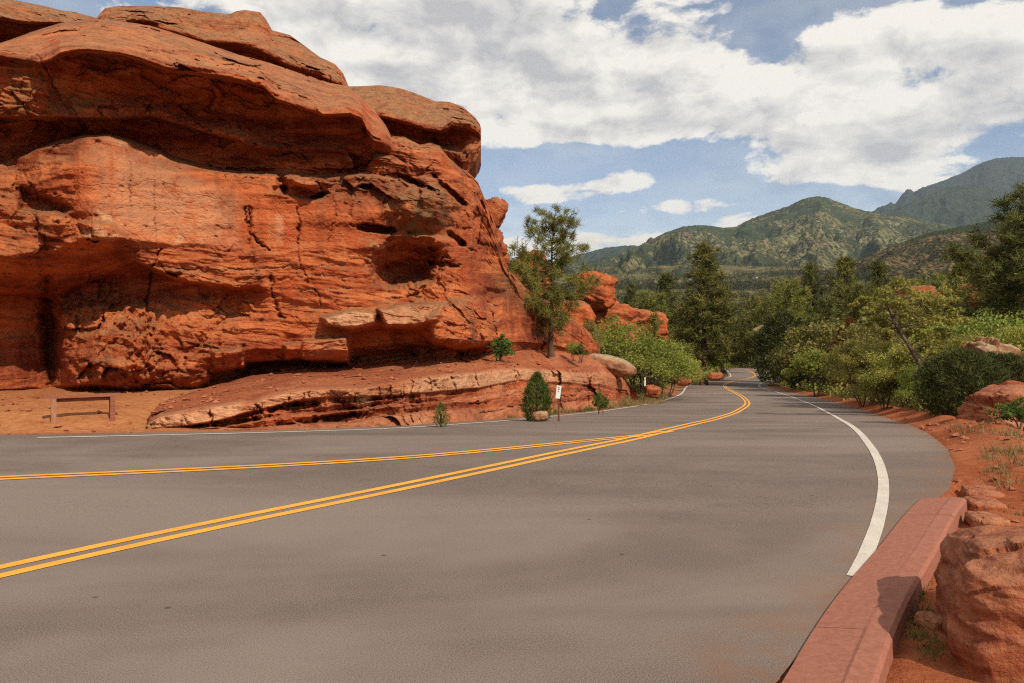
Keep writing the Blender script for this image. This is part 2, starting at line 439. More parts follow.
# ================================================================== ROAD
WL = [(-160, 439), (12, 438.5), (150, 435.5), (300, 432), (400, 428.5), (480, 423), (540, 417.5), (600, 411.5), (635, 406.5), (664, 400.5), (678, 396),
      (683.5, 392), (685, 388), (690, 384), (704, 381), (722, 378.6), (730, 377.2), (731, 375.5), (729, 372.5), (727, 369.7)]
WR = [(855, 578), (866, 556), (876, 530), (883, 502), (884, 480), (878, 458), (866, 440.5), (850, 425), (830, 413), (808, 402.5), (790, 396), (775, 391.5), (763, 388.5),
      (757.5, 385.5), (761.5, 383), (769.6, 381.5), (772, 378), (768, 373.5), (760, 369.7)]
YC = [(-160, 610), (0, 571.8), (195, 529), (400, 488), (560, 454), (656, 434.8), (712.5, 420), (739, 410.7), (748, 404.6), (746.7, 400), (738.8, 394.5), (726.5, 388.5),
      (723.5, 385), (730, 381.7), (752, 378), (756, 375.4), (753, 372.3), (746, 369.7)]
YB = [(-160, 487.5), (0, 478.3), (195, 470.5), (400, 459), (520, 448), (600, 439.8), (640, 436.2), (668, 431.6)]
gp = lambda L: chaikin([ground_at(*p) for p in L], 3)
wl, wr, yc, yb = gp(WL), gp(WR), gp(YC), gp(YB)

ext = lambda P: np.vstack([P[0] + (P[0] - P[8]) / np.linalg.norm(P[0] - P[8]) * np.array([[26.], [13.], [5.]]) + np.array([[0, .9], [0, .25], [0, .03]]), P])
yc, yb = ext(yc), ext(yb)

def offset(P, d):
    T = np.gradient(P, axis=0); T /= np.linalg.norm(T, axis=1)[:, None] + 1e-9
    return P + d * np.stack([-T[:, 1], T[:, 0]], 1)

wls = resample(wl, .5); _o1, _o2 = offset(wls, .78), offset(wls, .36); _f = sstep(16, 36, wls[:, 1])[:, None]; LE = _o1 * (1 - _f) + _o2 * _f
LE = LE[np.concatenate([[True], np.linalg.norm(np.diff(LE, axis=0), axis=1) > .05])]
LE = np.vstack([[(-60, 12.2), (-30, 11.95)], LE[LE[:, 0] > -16], [LE[-1] + np.array([-1, 14.])]])
REpx = [(779, 683), (853, 584), (882, 545), (910, 519), (930, 504), (946, 493), (953, 480), (955, 466), (947, 447), (927, 432.5), (900, 421.5), (870, 411.5), (850, 405.5), (830, 400),
        (812, 396.3), (795, 392.8), (780, 389.6), (770, 387), (766, 385), (769, 383.4), (777, 381.9), (781, 378), (776, 373.2), (767, 369.6)]
RE = chaikin([(-60, -7), (-20, -6), (-8, -3.9), (-3.2, -1.6), (-1.3, .15)] + [ground_at(*p) for p in REpx], 2)
RE = np.vstack([RE, [RE[-1] + np.array([0, 14.])]])
RE[8:-2] += .06 * np.stack([fbm(np.stack([RE[8:-2, 0] * 2.3, RE[8:-2, 1] * 2.3, 0 * RE[8:-2, 0] + k], 1), 3) for k in (0, 9)], 1)
POLY = np.vstack([LE, RE[::-1]])

LEc, REc = resample(LE, 1.0), resample(RE, .7)
def road_dist(Q):
    k = (Q[:, 0] > -75) & (Q[:, 0] < 62) & (Q[:, 1] > -22) & (Q[:, 1] < 182)
    dl, dr, ins = np.hypot(Q[:, 0] + 20, Q[:, 1] - 12), np.hypot(Q[:, 0] + 10, Q[:, 1] + 7), np.zeros(len(Q), bool)
    dl[k], dr[k], ins[k] = seg_dist(Q[k], LEc), seg_dist(Q[k], REc), inside(Q[k], POLY)
    return dl, dr, ins

rng = np.random.RandomState(3)
bpts = np.vstack([resample(LE, .6), resample(RE[::-1], .4)])
keep = np.concatenate([[True], np.linalg.norm(np.diff(bpts, axis=0), axis=1) > .02]); bpts = bpts[keep]
gx, gy = np.meshgrid(np.arange(-60, 16, .6), np.arange(-7, 26, .6))
g2x, g2y = np.meshgrid(np.arange(-4, 60, 1.5), np.arange(26, 166, 1.5))
Q = np.vstack([np.stack([gx.ravel(), gy.ravel()], 1), np.stack([g2x.ravel(), g2y.ravel()], 1)]); Q += rng.uniform(-.1, .1, Q.shape)
q1, q2, qi = road_dist(Q)
Q = Q[qi & (np.minimum(q1, q2) > .22)]
nb = len(bpts); allp = np.vstack([bpts, Q])
res = geometry.delaunay_2d_cdt([Vector(p) for p in allp], [(i, (i + 1) % nb) for i in range(nb)], [], 1, 1e-5)
rv = np.array([tuple(v) for v in res[0]]); rf = np.array([f for f in res[2]])
cen = rv[rf].mean(1); rf = rf[inside(cen, POLY)]
d1, d2, _ = road_dist(rv)
ed = np.exp(-np.minimum(d1, d2) / .18) + .10 * np.exp(-d2 / 1.0)
ar = rv[rf]; flip = ((ar[:, 1, 0] - ar[:, 0, 0]) * (ar[:, 2, 1] - ar[:, 0, 1]) - (ar[:, 1, 1] - ar[:, 0, 1]) * (ar[:, 2, 0] - ar[:, 0, 0])) < 0
rf[flip] = rf[flip][:, ::-1]
road = link('road', mesh_np('road', np.column_stack([rv, zroad(rv[:, 1])]), [rf], M['asphalt'], True, {'edge': ed}))
structure(road)

def ribbon(P, w, lift=.004, d=.25, taper=0):
    P = resample(P, d); A, B = offset(P, w / 2), offset(P, -w / 2)
    jit = .016 * fbm(np.column_stack([P * 6, np.zeros(len(P))]), 3)
    T = np.concatenate([A + jit[:, None] * .6, B + jit[:, None] * .6])
    z = zroad(T[:, 1]) + lift + .00012 * np.maximum(T[:, 1], 0)
    n = len(P); return np.column_stack([T, z]), [(i + n, i + 1 + n, i + 1, i) for i in range(n - 1)]

def line(name, P, w, mat, **k):
    V, f = ribbon(P, w, **k); return link(name, mesh_np(name, V, [f], mat), road)
line('edge_line', wl[wl[:, 0] > (12 - CX) / F * 11.9], .14, M['white']); line('edge_line', wr, .105, M['white'], lift=.0045)
ycs = resample(yc, .4); ybs = resample(yb, .4)
for d in (-.105, .105): line('centre_line', offset(ycs, d), .105, M['yellow'])
for d in (-.085, .085): line('turn_lane_line', offset(ybs, d), .09, M['yellow'], lift=.0055)

# ---- kerb with its gutter along the near right edge
kt = chaikin([ground_at(*p, .06) for p in [(838, 690), (868, 620), (892, 579), (917, 545), (936, 513), (950, 497)]], 2)
T0 = kt[0] - kt[1]; T0 /= np.linalg.norm(T0); kt = np.vstack([kt[0] + T0 * np.array([[5.0], [3.2], [1.6]]) + np.array([[-.9, .35], [-.3, .1], [-.05, 0]]), kt])
kt = resample(kt, .12)
kerb = Acc(); gut = Acc()
def sweep(acc, path, prof, joints=()):
    """profile (offset to the right, height) swept along the path"""
    rows = []
    for off, h in prof:
        q = offset(path, -off); rows.append(np.column_stack([q, zroad(path[:, 1]) + h]))
    n = len(path); V = np.concatenate(rows)
    acc.add(V, grid_faces(len(prof), n)[:, ::-1])
    for e in (0, n - 1):
        idx = [k * n + e for k in range(len(prof))]
        c = V[idx].mean(0)[None]; acc.add(np.vstack([V[idx], c]), [(k, k + 1, len(prof)) for k in range(len(prof) - 1)])
seg_n = int(3.1 / .12)
for i in range(0, len(kt) - 2, seg_n):                   # cast in lengths with a joint between
    p = kt[i:i + seg_n + 1].copy()
    if len(p) < 3: break
    t = p[1] - p[0]; p[0] += t * .03; t = p[-1] - p[-2]; p[-1] -= t * .03
    wob = rng.uniform(-.006, .006)
    sweep(kerb, p, [(.0, -.02), (.0, .057), (.015, .063 + wob), (.115, .066 + wob), (.135, .045 + wob), (.148, -.16)])
    sweep(gut, p, [(-.245, -.02), (-.24, .018), (-.03, .052), (-.0008, .0565), (-.0008, -.02)])
tag(link('kerb', kerb.mesh('kerb', M['concrete'], False)), 'red concrete kerb with open joints along the near right road edge', 'kerb')
kob = [o for o in COL.objects if o.name == 'kerb'][0]
link('gutter', gut.mesh('gutter', M['concrete'], False), kob)

# ================================================================== GROUND (one sheet out to the horizon)
FT = [(60, -3), (100, -5), (160, -8.5), (260, -9), (400, -1.5), (700, 20), (1000, 44), (1600, 96), (2200, 160), (3000, 255), (4500, 330), (9000, 420), (40000, 500)]
LT = np.array(FT, float)
def ground_z(X, Y, detail=True):
    Q = np.column_stack([X, Y]); r = np.hypot(X, Y); near = r < 330
    z = np.zeros(len(X)); gr = np.zeros(len(X)); sd = np.zeros(len(X))
    zf = np.interp(np.log(np.maximum(r, 1)), np.log(LT[:, 0]), LT[:, 1])
    zf = zf + np.clip(r - 200, 0, 1200) * .022 * fbm(np.column_stack([X / 420, Y / 420, 0 * X]), 4)
    q = Q[near]; dl, dr, ins = road_dist(q); y = q[:, 1]; x = q[:, 0]
    zr = zroad(y); left = dl < dr; d = np.minimum(dl, dr)
    P3 = np.column_stack([q, 0 * y])
    nz = fbm(P3 * .9, 4); nf = fbm(P3 * 4.5, 3)
    far = sstep(22, 40, y)
    riseL = ((-.01 - zr) * sstep(.2, 1.8, d) * sstep(1, 6, y) * (1 - .85 * sstep(-8.2, -6.9, x)) + .012 * np.minimum(d, 8)) * (1 - far) + far * (.11 * np.minimum(d, 14))
    berm = sstep(8.5, 11, y) * (1 - sstep(60, 90, y)) * .20 * np.exp(-((d - .75) / .5) ** 2) * (1 + .8 * nz)
    nearR = 1 - sstep(9, 16, y)
    slR = nearR * (.035 * d) + (1 - nearR) * (-.035 * np.maximum(d - 5, 0))
    side = np.where(left, riseL, berm + slR)
    out = zr - .004 + side + sstep(.05, .8, d) * (.06 * nz + .022 * nf)
    out = np.where(~left & (y < 8.2) & (y > -3), np.minimum(out - .035 * sstep(0, .1, d) * (1 - sstep(.5, 1.2, d)) - .05 * (1 - sstep(.25, .5, d)), 9), out)
    inn = zr - .01 - .09 * sstep(.02, .30, d) + .012 * nf * (d < .3) * left
    zn = np.where(ins, inn, out)
    b = sstep(95, 260, r[near]); z[:] = zf; z[near] = zn * (1 - b) + zf[near] * b
    z[near] = np.where(ins & (r[near] < 200), np.minimum(z[near], inn), z[near])
    g = np.maximum(sstep(45, 110, r[near]), np.where(left, sstep(3, 8, d) * far * .6, sstep(1.6, 5, d) * sstep(13, 20, y) * .75))
    g = np.clip(g + .5 * nz * (g > .02) * (g < .98), 0, 1)
    gr[:] = 1; gr[near] = g
    sd[near] = np.where(left & (y < 22), (1 - sstep(-7, -2, x)) * sstep(.0, .4, d), 0) * np.clip(.9 + nz, 0, 1)
    return z, gr, sd
def gz(x, y): return float(ground_z(np.array([float(x)]), np.array([float(y)]))[0][0])

ang = np.concatenate([np.arange(-48, 48, .2), np.arange(48, 312, 3.)]) * math.pi / 180
rad = [0.35]
while rad[-1] < 14000: rad.append(rad[-1] * (1.018 if rad[-1] < 300 else 1.035))
rad = np.array(rad)
GX = (rad[:, None] * np.sin(ang)[None]).ravel(); GY = (rad[:, None] * np.cos(ang)[None]).ravel()
GZ, GG, GS = ground_z(GX, GY)
nr, nc = len(rad), len(ang)
V = np.column_stack([GX, GY, GZ]); f4 = grid_faces(nr, nc, True)
V = np.vstack([V, [[0, 0, GZ[:nc].mean()]]])
f3 = [(nr * nc, (j + 1) % nc, j) for j in range(nc)]
structure(link('ground', mesh_np('ground', V, [f4[:, ::-1], f3], M['dirt'], True, {'green': np.append(GG, 0), 'sand': np.append(GS, 0)})))

# ================================================================== ROCK built as relief lofted between beds
def loft(px, rows, jit=1.6, seed=0, step=1.0):
    """rows: (y table, depth table[, jitter factor]); returns picture columns, rows and depth of a dense grid"""
    ys, ds = [], []
    for k, r in enumerate(rows):
        y = interp(r[0], px) if not callable(r[0]) else r[0](px)
        d = interp(r[1], px) if not callable(r[1]) else r[1](px)
        j = (r[2] if len(r) > 2 else 1) * jit
        y = y + j * 1.3 * fbm(np.column_stack([px / 34, 0 * px + 3.7 * k + seed, 0 * px]), 5, .6)
        d = d + (r[2] if len(r) > 2 else 1) * .10 * jit * fbm(np.column_stack([px / 40, 0 * px + 5.1 * k + seed, 0 * px + 4]), 4, .6)
        if k: y = np.maximum(y, ys[-1] + .25)
        ys.append(y); ds.append(d)
    PY, D = [ys[0]], [ds[0]]
    for k in range(len(rows) - 1):
        n = max(2, int(np.ceil((ys[k + 1] - ys[k]).max() / step)))
        for i in range(1, n + 1):
            t = i / n; PY.append(ys[k] * (1 - t) + ys[k + 1] * t); D.append(ds[k] * (1 - t) + ds[k + 1] * t)
    PY, D = np.array(PY), np.array(D)
    K = np.array([.25, .5, .25]); D[1:-1] = .25 * D[:-2] + .5 * D[1:-1] + .25 * D[2:]
    return np.broadcast_to(px, PY.shape).copy(), PY, D

def unproj(PX, PY, D):
    return np.stack([(PX - CX) / F * D, D, EYE - (PY - HY) / F * D], -1)

_WC = {}
def warp(PX, PY):
    """shared wobble so that edges of blocks and cracks are never straight"""
    k = id(PX)
    if k not in _WC:
        Q = np.column_stack([PX.ravel() / 8, PY.ravel() / 8, 0 * PX.ravel()])
        _WC[k] = (fbm(Q, 3).reshape(PX.shape), fbm(Q + [0, 0, 5.5], 3).reshape(PX.shape), PX)
    return _WC[k]

def ell(PX, PY, cx, cy, rx, ry, rot=0, p=2.0, soft=.35, wob=.25):
    wx, wy, _ = warp(PX, PY); wx2 = wy
    c, s = math.cos(R(rot)), math.sin(R(rot)); x = ((PX - cx) * c + (PY - cy) * s) / rx; y = (-(PX - cx) * s + (PY - cy) * c) / ry
    r = (np.abs(x) ** p + np.abs(y) ** p) ** (1 / p) + .18 * wx
    return 1 - sstep(1 - soft, 1 + soft, r + wob * wx2)

def _crop(PX, PY, P, m):
    P = np.array(P, float); lo, hi = P.min(0) - m, P.max(0) + m
    return (PX > lo[0]) & (PX < hi[0]) & (PY > lo[1]) & (PY < hi[1])

def polym(PX, PY, P, soft=2.0):
    wx, wy, _ = warp(PX, PY); k = _crop(PX, PY, P, soft + 4); out = np.zeros(PX.shape)
    Q = np.column_stack([PX[k] + 1.6 * wx[k], PY[k] + 1.6 * wy[k]]); P = np.array(P, float)
    d = seg_dist(Q, np.vstack([P, P[:1]])); d = np.where(inside(Q, P), d, -d)
    out[k] = sstep(-soft, soft, d); return out

def stroke(PX, PY, P, w):
    wx, wy, _ = warp(PX, PY); k = _crop(PX, PY, P, 3 * w + 4); out = np.zeros(PX.shape)
    Q = np.column_stack([PX[k] + 5 * wx[k], PY[k] + 5 * wy[k]])
    g = .35 + .9 * np.clip(.5 + 1.6 * wx[k], 0, 1); out[k] = np.exp(-(seg_dist(Q, np.array(P, float)) / (.62 * w)) ** 2) * g; return out

def rock_mesh(name, PX, PY, D, mat, pale=None, moss=None, back=3.0, drop=0.0, bottom=False, floor=None):
    Vw = unproj(PX, PY, D); nr, nc = D.shape
    top = Vw[0]; dirh = top * [1, 1, 0]; dirh /= np.linalg.norm(dirh, axis=1)[:, None]
    hcol = np.maximum(.05, .8 * (Vw[0, :, 2] - Vw[-1, :, 2])) if floor is None else np.full(nc, 99.)
    bk = np.clip(hcol / 1.2, .1, 1)
    pre = []
    for t in (1.0, .85, .65, .45, .28, .14, .05):
        a = t * math.pi / 2
        dz_ = np.minimum(back * .8 + drop, hcol)[:, None] * np.array([0, 0, -(1 - math.cos(a))]); pre.append(top + dirh * back * math.sin(a) * bk[:, None] + dz_)
    rows = [pre[0] * [1, 1, 0] + dirh * .3 + np.array([0, 0, floor])] if floor is not None else []
    rows += pre; npre = len(rows); rows = rows + list(Vw)
    npost = 0
    if bottom:
        bt = Vw[-1]; db = bt * [1, 1, 0]; db /= np.linalg.norm(db, axis=1)[:, None]
        for t in (.1, .4, 1.0): rows.append(bt + db * back * t * bk[:, None] + np.array([0, 0, .04 * t])); npost += 1
    A = np.array(rows); nR = len(A); f = grid_faces(nR, nc)
    pad = lambda a: np.concatenate([np.repeat(a[:1], npre, 0), a] + ([np.repeat(a[-1:], npost, 0)] if npost else [])).ravel()
    at = {}
    if pale is not None: at['pale'] = pad(pale)
    if moss is not None: at['moss'] = pad(moss)
    return mesh_np(name, A.reshape(-1, 3), [f], mat, True, at)

def rough(PX, PY, D, smooth=None, amp=1.0, blocky=1.0, fine=1.0, seed=0.):
    """natural relief in world space: wavy beds, broken facets, joints and pitting"""
    P = unproj(PX, PY, D).reshape(-1, 3) + seed; sm = 0 if smooth is None else smooth.ravel()
    z = P[:, 2] + .10 * P[:, 0] + .35 * fbm(P * .3, 3)
    B = np.column_stack([P[:, 0] * .28, P[:, 1] * .28, z * 1.5])
    n = .34 * fbm(P * .42, 4) * (1 - .6 * sm)
    n += .17 * fbm(B, 5, .6) * (1 - .75 * sm)
    n += .11 * ridged(np.column_stack([P[:, 0] * .5, P[:, 1] * .5, z * 3.2]), 4) * (1 - .85 * sm)
    fv, fe = facets(np.column_stack([P[:, 0] * 1.0, P[:, 1] * 1.0, z * 1.35]) + .22 * np.column_stack([fbm(P * 1.1, 3), fbm(P * 1.1 + 7, 3), fbm(P * 1.1 + 13, 3)]))
    fv2, fe2 = facets(np.column_stack([P[:, 0] * 2.8, P[:, 1] * 2.8, z * 4.0]))
    br = sstep(-.12, .22, fbm(P * .35 + 31, 3)) * (1 - .9 * sm) * blocky
    n += br * (.32 * fv + .10 * fv2 - .035 * (1 - sstep(0, .06, fe)))
    fv3, fe3 = facets(np.column_stack([P[:, 0] * 5.5, P[:, 1] * 5.5, z * 7.5]) + 3.3)
    n += br * .030 * fv3
    n += fine * (.060 * fbm(P * 2.4, 4, .6) * (1 - .5 * sm) + .020 * fbm(P * 7.5, 4, .65))
    pit = fbm(P * 3.4 + 50, 3); n -= .07 * sstep(.38, .6, pit) * fine
    return D - amp * n.reshape(D.shape)

BASE = [(-170, 14.8), (-60, 17), (0, 18), (150, 19.8), (300, 21.4), (400, 22.4), (440, 22.9), (470, 24.2), (500, 27), (530, 31), (560, 35), (610, 41)]
bd = lambda px: interp(BASE, px)
T1 = [(-170, 40), (-60, 42), (0, 43), (15, 38), (40, 29), (60, 23), (95, 19), (120, 21), (150, 26), (180, 35), (210, 45), (240, 55), (270, 63), (300, 73), (330, 83), (347, 86), (360, 96), (375, 111), (386, 126), (391, 136),
      (405, 137), (420, 145), (430, 143), (440, 146), (448, 157), (460, 167), (470, 174), (478, 182), (484, 197), (490, 208), (500, 232), (503, 255), (507, 268), (520, 281), (540, 296), (560, 310), (585, 328), (600, 345)]
B0 = [(-170, 50), (-60, 52), (0, 56), (40, 62), (52, 58), (60, 53), (75, 50), (90, 50), (120, 53), (140, 58), (165, 67), (200, 73), (230, 77), (263, 86), (275, 98), (293, 105), (323, 115), (350, 113), (362, 118), (372, 140), (390, 146),
      (405, 147), (420, 152), (440, 156), (460, 175), (478, 190), (490, 216), (503, 262), (520, 288), (560, 318), (600, 349)]
B1 = [(-170, 112), (0, 116), (60, 117), (120, 117), (150, 115), (175, 122), (200, 130), (235, 137), (252, 146), (280, 150), (320, 148), (350, 152), (372, 160), (392, 160), (420, 166), (440, 172), (460, 186), (478, 200), (500, 245), (520, 292), (560, 322), (600, 351)]
B2 = [(-170, 158), (0, 165), (25, 156), (40, 150), (60, 143), (85, 138), (110, 137), (127, 142), (140, 147), (155, 152), (170, 160), (200, 169), (240, 175), (270, 176), (300, 179), (330, 178), (360, 176), (380, 180), (400, 184), (430, 186), (450, 190), (470, 198), (480, 206), (500, 255), (520, 296), (560, 326), (600, 353)]
B3 = [(-170, 262), (0, 258), (40, 256), (70, 246), (90, 241), (125, 240), (140, 243), (170, 246), (200, 246), (235, 251), (260, 250), (300, 250), (350, 252), (375, 250), (400, 246), (440, 250), (455, 262), (480, 275), (500, 290), (530, 312), (560, 330), (600, 355)]
B4 = [(-170, 290), (0, 292), (60, 292), (120, 268), (135, 260), (150, 266), (175, 276), (190, 281), (215, 285), (240, 286), (258, 284), (270, 290), (300, 300), (340, 304), (380, 300), (420, 302), (460, 300), (490, 312), (520, 322), (560, 335), (600, 358)]
B5 = [(-170, 400), (0, 397), (60, 394), (100, 391), (130, 393), (180, 388), (215, 381), (245, 373), (275, 367), (300, 366), (345, 365), (380, 359), (430, 353), (470, 351), (495, 351), (530, 348), (560, 349), (600, 361)]
off = lambda T, k: (lambda px: interp(T, px) + k)
mixy = lambda A, B, t: (lambda px: interp(A, px) * (1 - t) + interp(B, px) * t)
rel = lambda T: (lambda px: bd(px) - interp(T, px))
px = np.arange(-170, 600.5, 1.0)
rows = [
    (T1, rel([(-170, -2.0), (40, -2.0), (200, -2.4), (350, -2.0), (395, -1.3), (450, -1.2), (500, -.8), (600, -.6)]), .5),
    (mixy(T1, B0, .16), rel([(-170, -.5), (40, -.4), (200, -.7), (350, -.7), (395, -.9), (450, -.8), (600, -.3)])),
    (mixy(T1, B0, .5), rel([(-170, .5), (40, .5), (200, .7), (350, .7), (385, .3), (395, -.4), (450, -.3), (600, 0)])),
    (off(B0, -5), rel([(-170, .9), (30, .9), (60, 1.9), (200, 2.1), (350, 1.9), (380, 1.1), (395, -.1), (450, .1), (600, .1)])),
    (B0, rel([(-170, .8), (30, .9), (60, 2.0), (200, 2.2), (350, 2.0), (380, 1.2), (395, 0), (450, .2), (600, .1)])),
    (off(B0, 4), rel([(-170, .5), (30, .7), (48, .8), (60, .5), (200, .3), (350, .2), (370, .7), (395, .2), (450, .25), (600, .1)])),
    (mixy(B0, B1, .6), rel([(-170, .4), (30, .5), (60, .25), (200, -.05), (270, -.25), (350, .0), (395, .2), (450, .3), (600, .1)])),
    (B1, rel([(-170, .2), (30, .3), (60, .35), (140, .5), (200, .55), (250, .45), (290, .1), (350, .3), (395, .3), (450, .4), (600, .1)])),
    (off(B1, 4), rel([(-170, -.4), (30, -.4), (60, -.4), (140, -.5), (200, -.7), (250, -.3), (290, -.1), (350, .1), (395, .3), (450, .4), (600, .1)])),
    (off(B2, -5), rel([(-170, -.9), (20, -1.1), (60, -1.0), (140, -1.0), (200, -.9), (250, -.6), (290, -.4), (350, -.1), (395, .3), (450, .4), (600, .1)])),
    (B2, rel([(-170, -.5), (15, -.4), (40, .4), (100, .8), (200, .55), (250, .5), (290, .5), (350, .6), (395, .55), (450, .45), (600, .1)])),
    (mixy(B2, B3, .25), rel([(-170, -.1), (15, .0), (40, .6), (80, 1.15), (200, .9), (250, .85), (350, .8), (395, .9), (450, .4), (480, .2), (600, .1)])),
    (off(B3, -3), rel([(-170, .5), (15, .6), (60, .7), (90, 1.25), (200, 1.0), (250, .95), (350, .85), (395, .9), (450, .35), (480, .2), (600, .1)])),
    (off(B3, 2), rel([(-170, .3), (15, .4), (60, .5), (90, .9), (140, .95), (170, .92), (200, .9), (250, .86), (350, .76), (395, .6), (450, .25), (480, .2), (600, .1)])),
    (B4, rel([(-170, -1.0), (15, -1.0), (60, -1.2), (100, -.7), (125, .2), (140, .85), (170, .92), (200, .95), (250, .95), (350, .85), (395, .5), (450, .3), (480, .25), (600, .2)])),
    (off(B4, 5), rel([(-170, -1.7), (15, -1.8), (60, -1.7), (100, -1.2), (140, -.5), (170, -.2), (200, .1), (255, .35), (265, .7), (350, .8), (395, .6), (450, .5), (480, .3), (600, .2)])),
    (mixy(B4, B5, .35), rel([(-170, -1.9), (15, -2.0), (50, -2.4), (65, -1.6), (100, -1.0), (140, -.45), (170, -.2), (200, .1), (250, .45), (350, .8), (420, 1.0), (470, .9), (500, .5), (600, .3)])),
    (mixy(B4, B5, .75), rel([(-170, -1.6), (20, -1.7), (50, -2.3), (62, -1.2), (100, -.3), (140, -.1), (170, .1), (200, .2), (250, .4), (300, .6), (350, .4), (420, .9), (470, 1.1), (500, .7), (600, .4)])),
    (off(B5, -8), rel([(-170, -1.5), (20, -1.6), (50, -2.2), (62, -1.2), (100, -.4), (140, .0), (170, .2), (200, .0), (250, -.2), (300, .1), (350, -.1), (420, .3), (470, .9), (500, .5), (600, .4)])),
    (off(B5, -2), rel([(-170, -2.2), (20, -2.4), (100, -1.4), (140, -.6), (170, -.2), (200, -.3), (250, -.9), (300, -.9), (350, -.9), (420, -.7), (470, -.5), (500, -.1), (600, .4)])),
    (off(B5, 6), rel([(-170, -2.6), (60, -2.4), (140, -.9), (200, -.8), (250, -1.1), (420, -1.2), (500, -.6), (600, .2)])),
]
PX, PY, D = loft(px, rows)
sm = np.clip(polym(PX, PY, [(70, 150), (128, 146), (240, 178), (290, 200), (380, 200), (440, 205), (500, 270), (520, 320), (470, 300), (440, 246), (370, 246), (240, 249), (130, 240), (75, 215)], 9)
             + polym(PX, PY, [(-170, 42), (60, 24), (200, 46), (340, 92), (385, 140), (360, 112), (300, 100), (200, 68), (60, 48), (-170, 48)], 6) * .12
             + polym(PX, PY, [(-170, 300), (42, 296), (46, 396), (-170, 396)], 6) * .8, 0, 1)
rec = polym(PX, PY, [(-170, 60), (60, 58), (160, 74), (260, 92), (350, 118), (395, 150), (470, 196), (440, 182), (300, 172), (200, 160), (130, 134), (60, 134), (-170, 150)], 5)
D = rough(PX, PY, D, sm, 1.08, 1.2 + .5 * rec.ravel())
H = lambda d, *a, **k: d * ell(PX, PY, *a, **k)
D += H(1.5, 408, 262, 30, 21, -8, soft=.45) + H(.6, 402, 274, 28, 12, -10)                      # hollow on the right
D += H(.8, 378, 229, 20, 3.2, 8, soft=.5, wob=1.1) + H(.6, 319, 195.5, 9, 2.6, -12, soft=.5, wob=1.2) + H(.6, 459, 241, 12, 2.6, 38, soft=.5, wob=1.3) + H(.4, 441, 264, 14, 3, 8, wob=1.3)  # slots
D += H(.8, 418, 184, 14, 3.2, 24, soft=.5, wob=1.2) + H(.7, 452, 193, 18, 2.6, 42, soft=.5, wob=1.3) + H(.6, 365, 187, 7, 2.4, 0, wob=1.2)
D += H(.5, 300, 193, 24, 5, 10) + H(.7, 283, 184, 5, 9, -20)
D -= H(.9, 425, 205, 30, 20, 10, soft=.7) + H(.35, 425, 240, 26, 5, 5)                          # lichened bulge
D -= H(.5, 305, 180, 18, 6, 12) + H(.35, 345, 215, 40, 12, 0, soft=.6) * .6
D += H(.9, 53, 345, 8, 52, -6, soft=.9, wob=.5)                                                        # the black cleft at the left
D -= H(1.0, 105, 352, 44, 42, 10, soft=.5) + H(.5, 170, 345, 40, 34, 0, soft=.6)                # rough rib
D -= .75 * polym(PX, PY, [(303, 340), (347, 337), (349, 364), (322, 367), (302, 360)], 2)        # orange block
D -= .7 * polym(PX, PY, [(322, 318), (352, 309), (377, 313), (374, 324), (352, 329), (328, 326)], 2.5)
D -= .8 * polym(PX, PY, [(378, 309), (400, 305), (444, 303), (438, 320), (415, 326), (386, 326)], 2.5)
D -= .9 * polym(PX, PY, [(428, 318), (450, 300), (480, 298), (496, 325), (490, 348), (455, 350), (432, 340)], 4)
D += .9 * polym(PX, PY, [(352, 331), (378, 328), (420, 331), (430, 342), (432, 352), (390, 356), (350, 362)], 4)
D += .55 * polym(PX, PY, [(455, 351), (490, 350), (496, 357), (455, 358)], 2)
D -= .55 * polym(PX, PY, [(213, 352), (243, 348), (244, 367), (216, 370)], 2) + .5 * polym(PX, PY, [(284, 345), (303, 342), (303, 356), (286, 360)], 2)
D += .8 * polym(PX, PY, [(246, 362), (300, 360), (345, 364), (345, 372), (246, 378)], 3)
D += .45 * polym(PX, PY, [(22, 188), (40, 196), (70, 208), (62, 214), (20, 210)], 4)
D -= .4 * polym(PX, PY, [(80, 222), (110, 222), (128, 240), (112, 241), (84, 238)], 3)
D += .8 * polym(PX, PY, [(505, 292), (500, 312), (478, 298), (486, 288)], 3) * .5
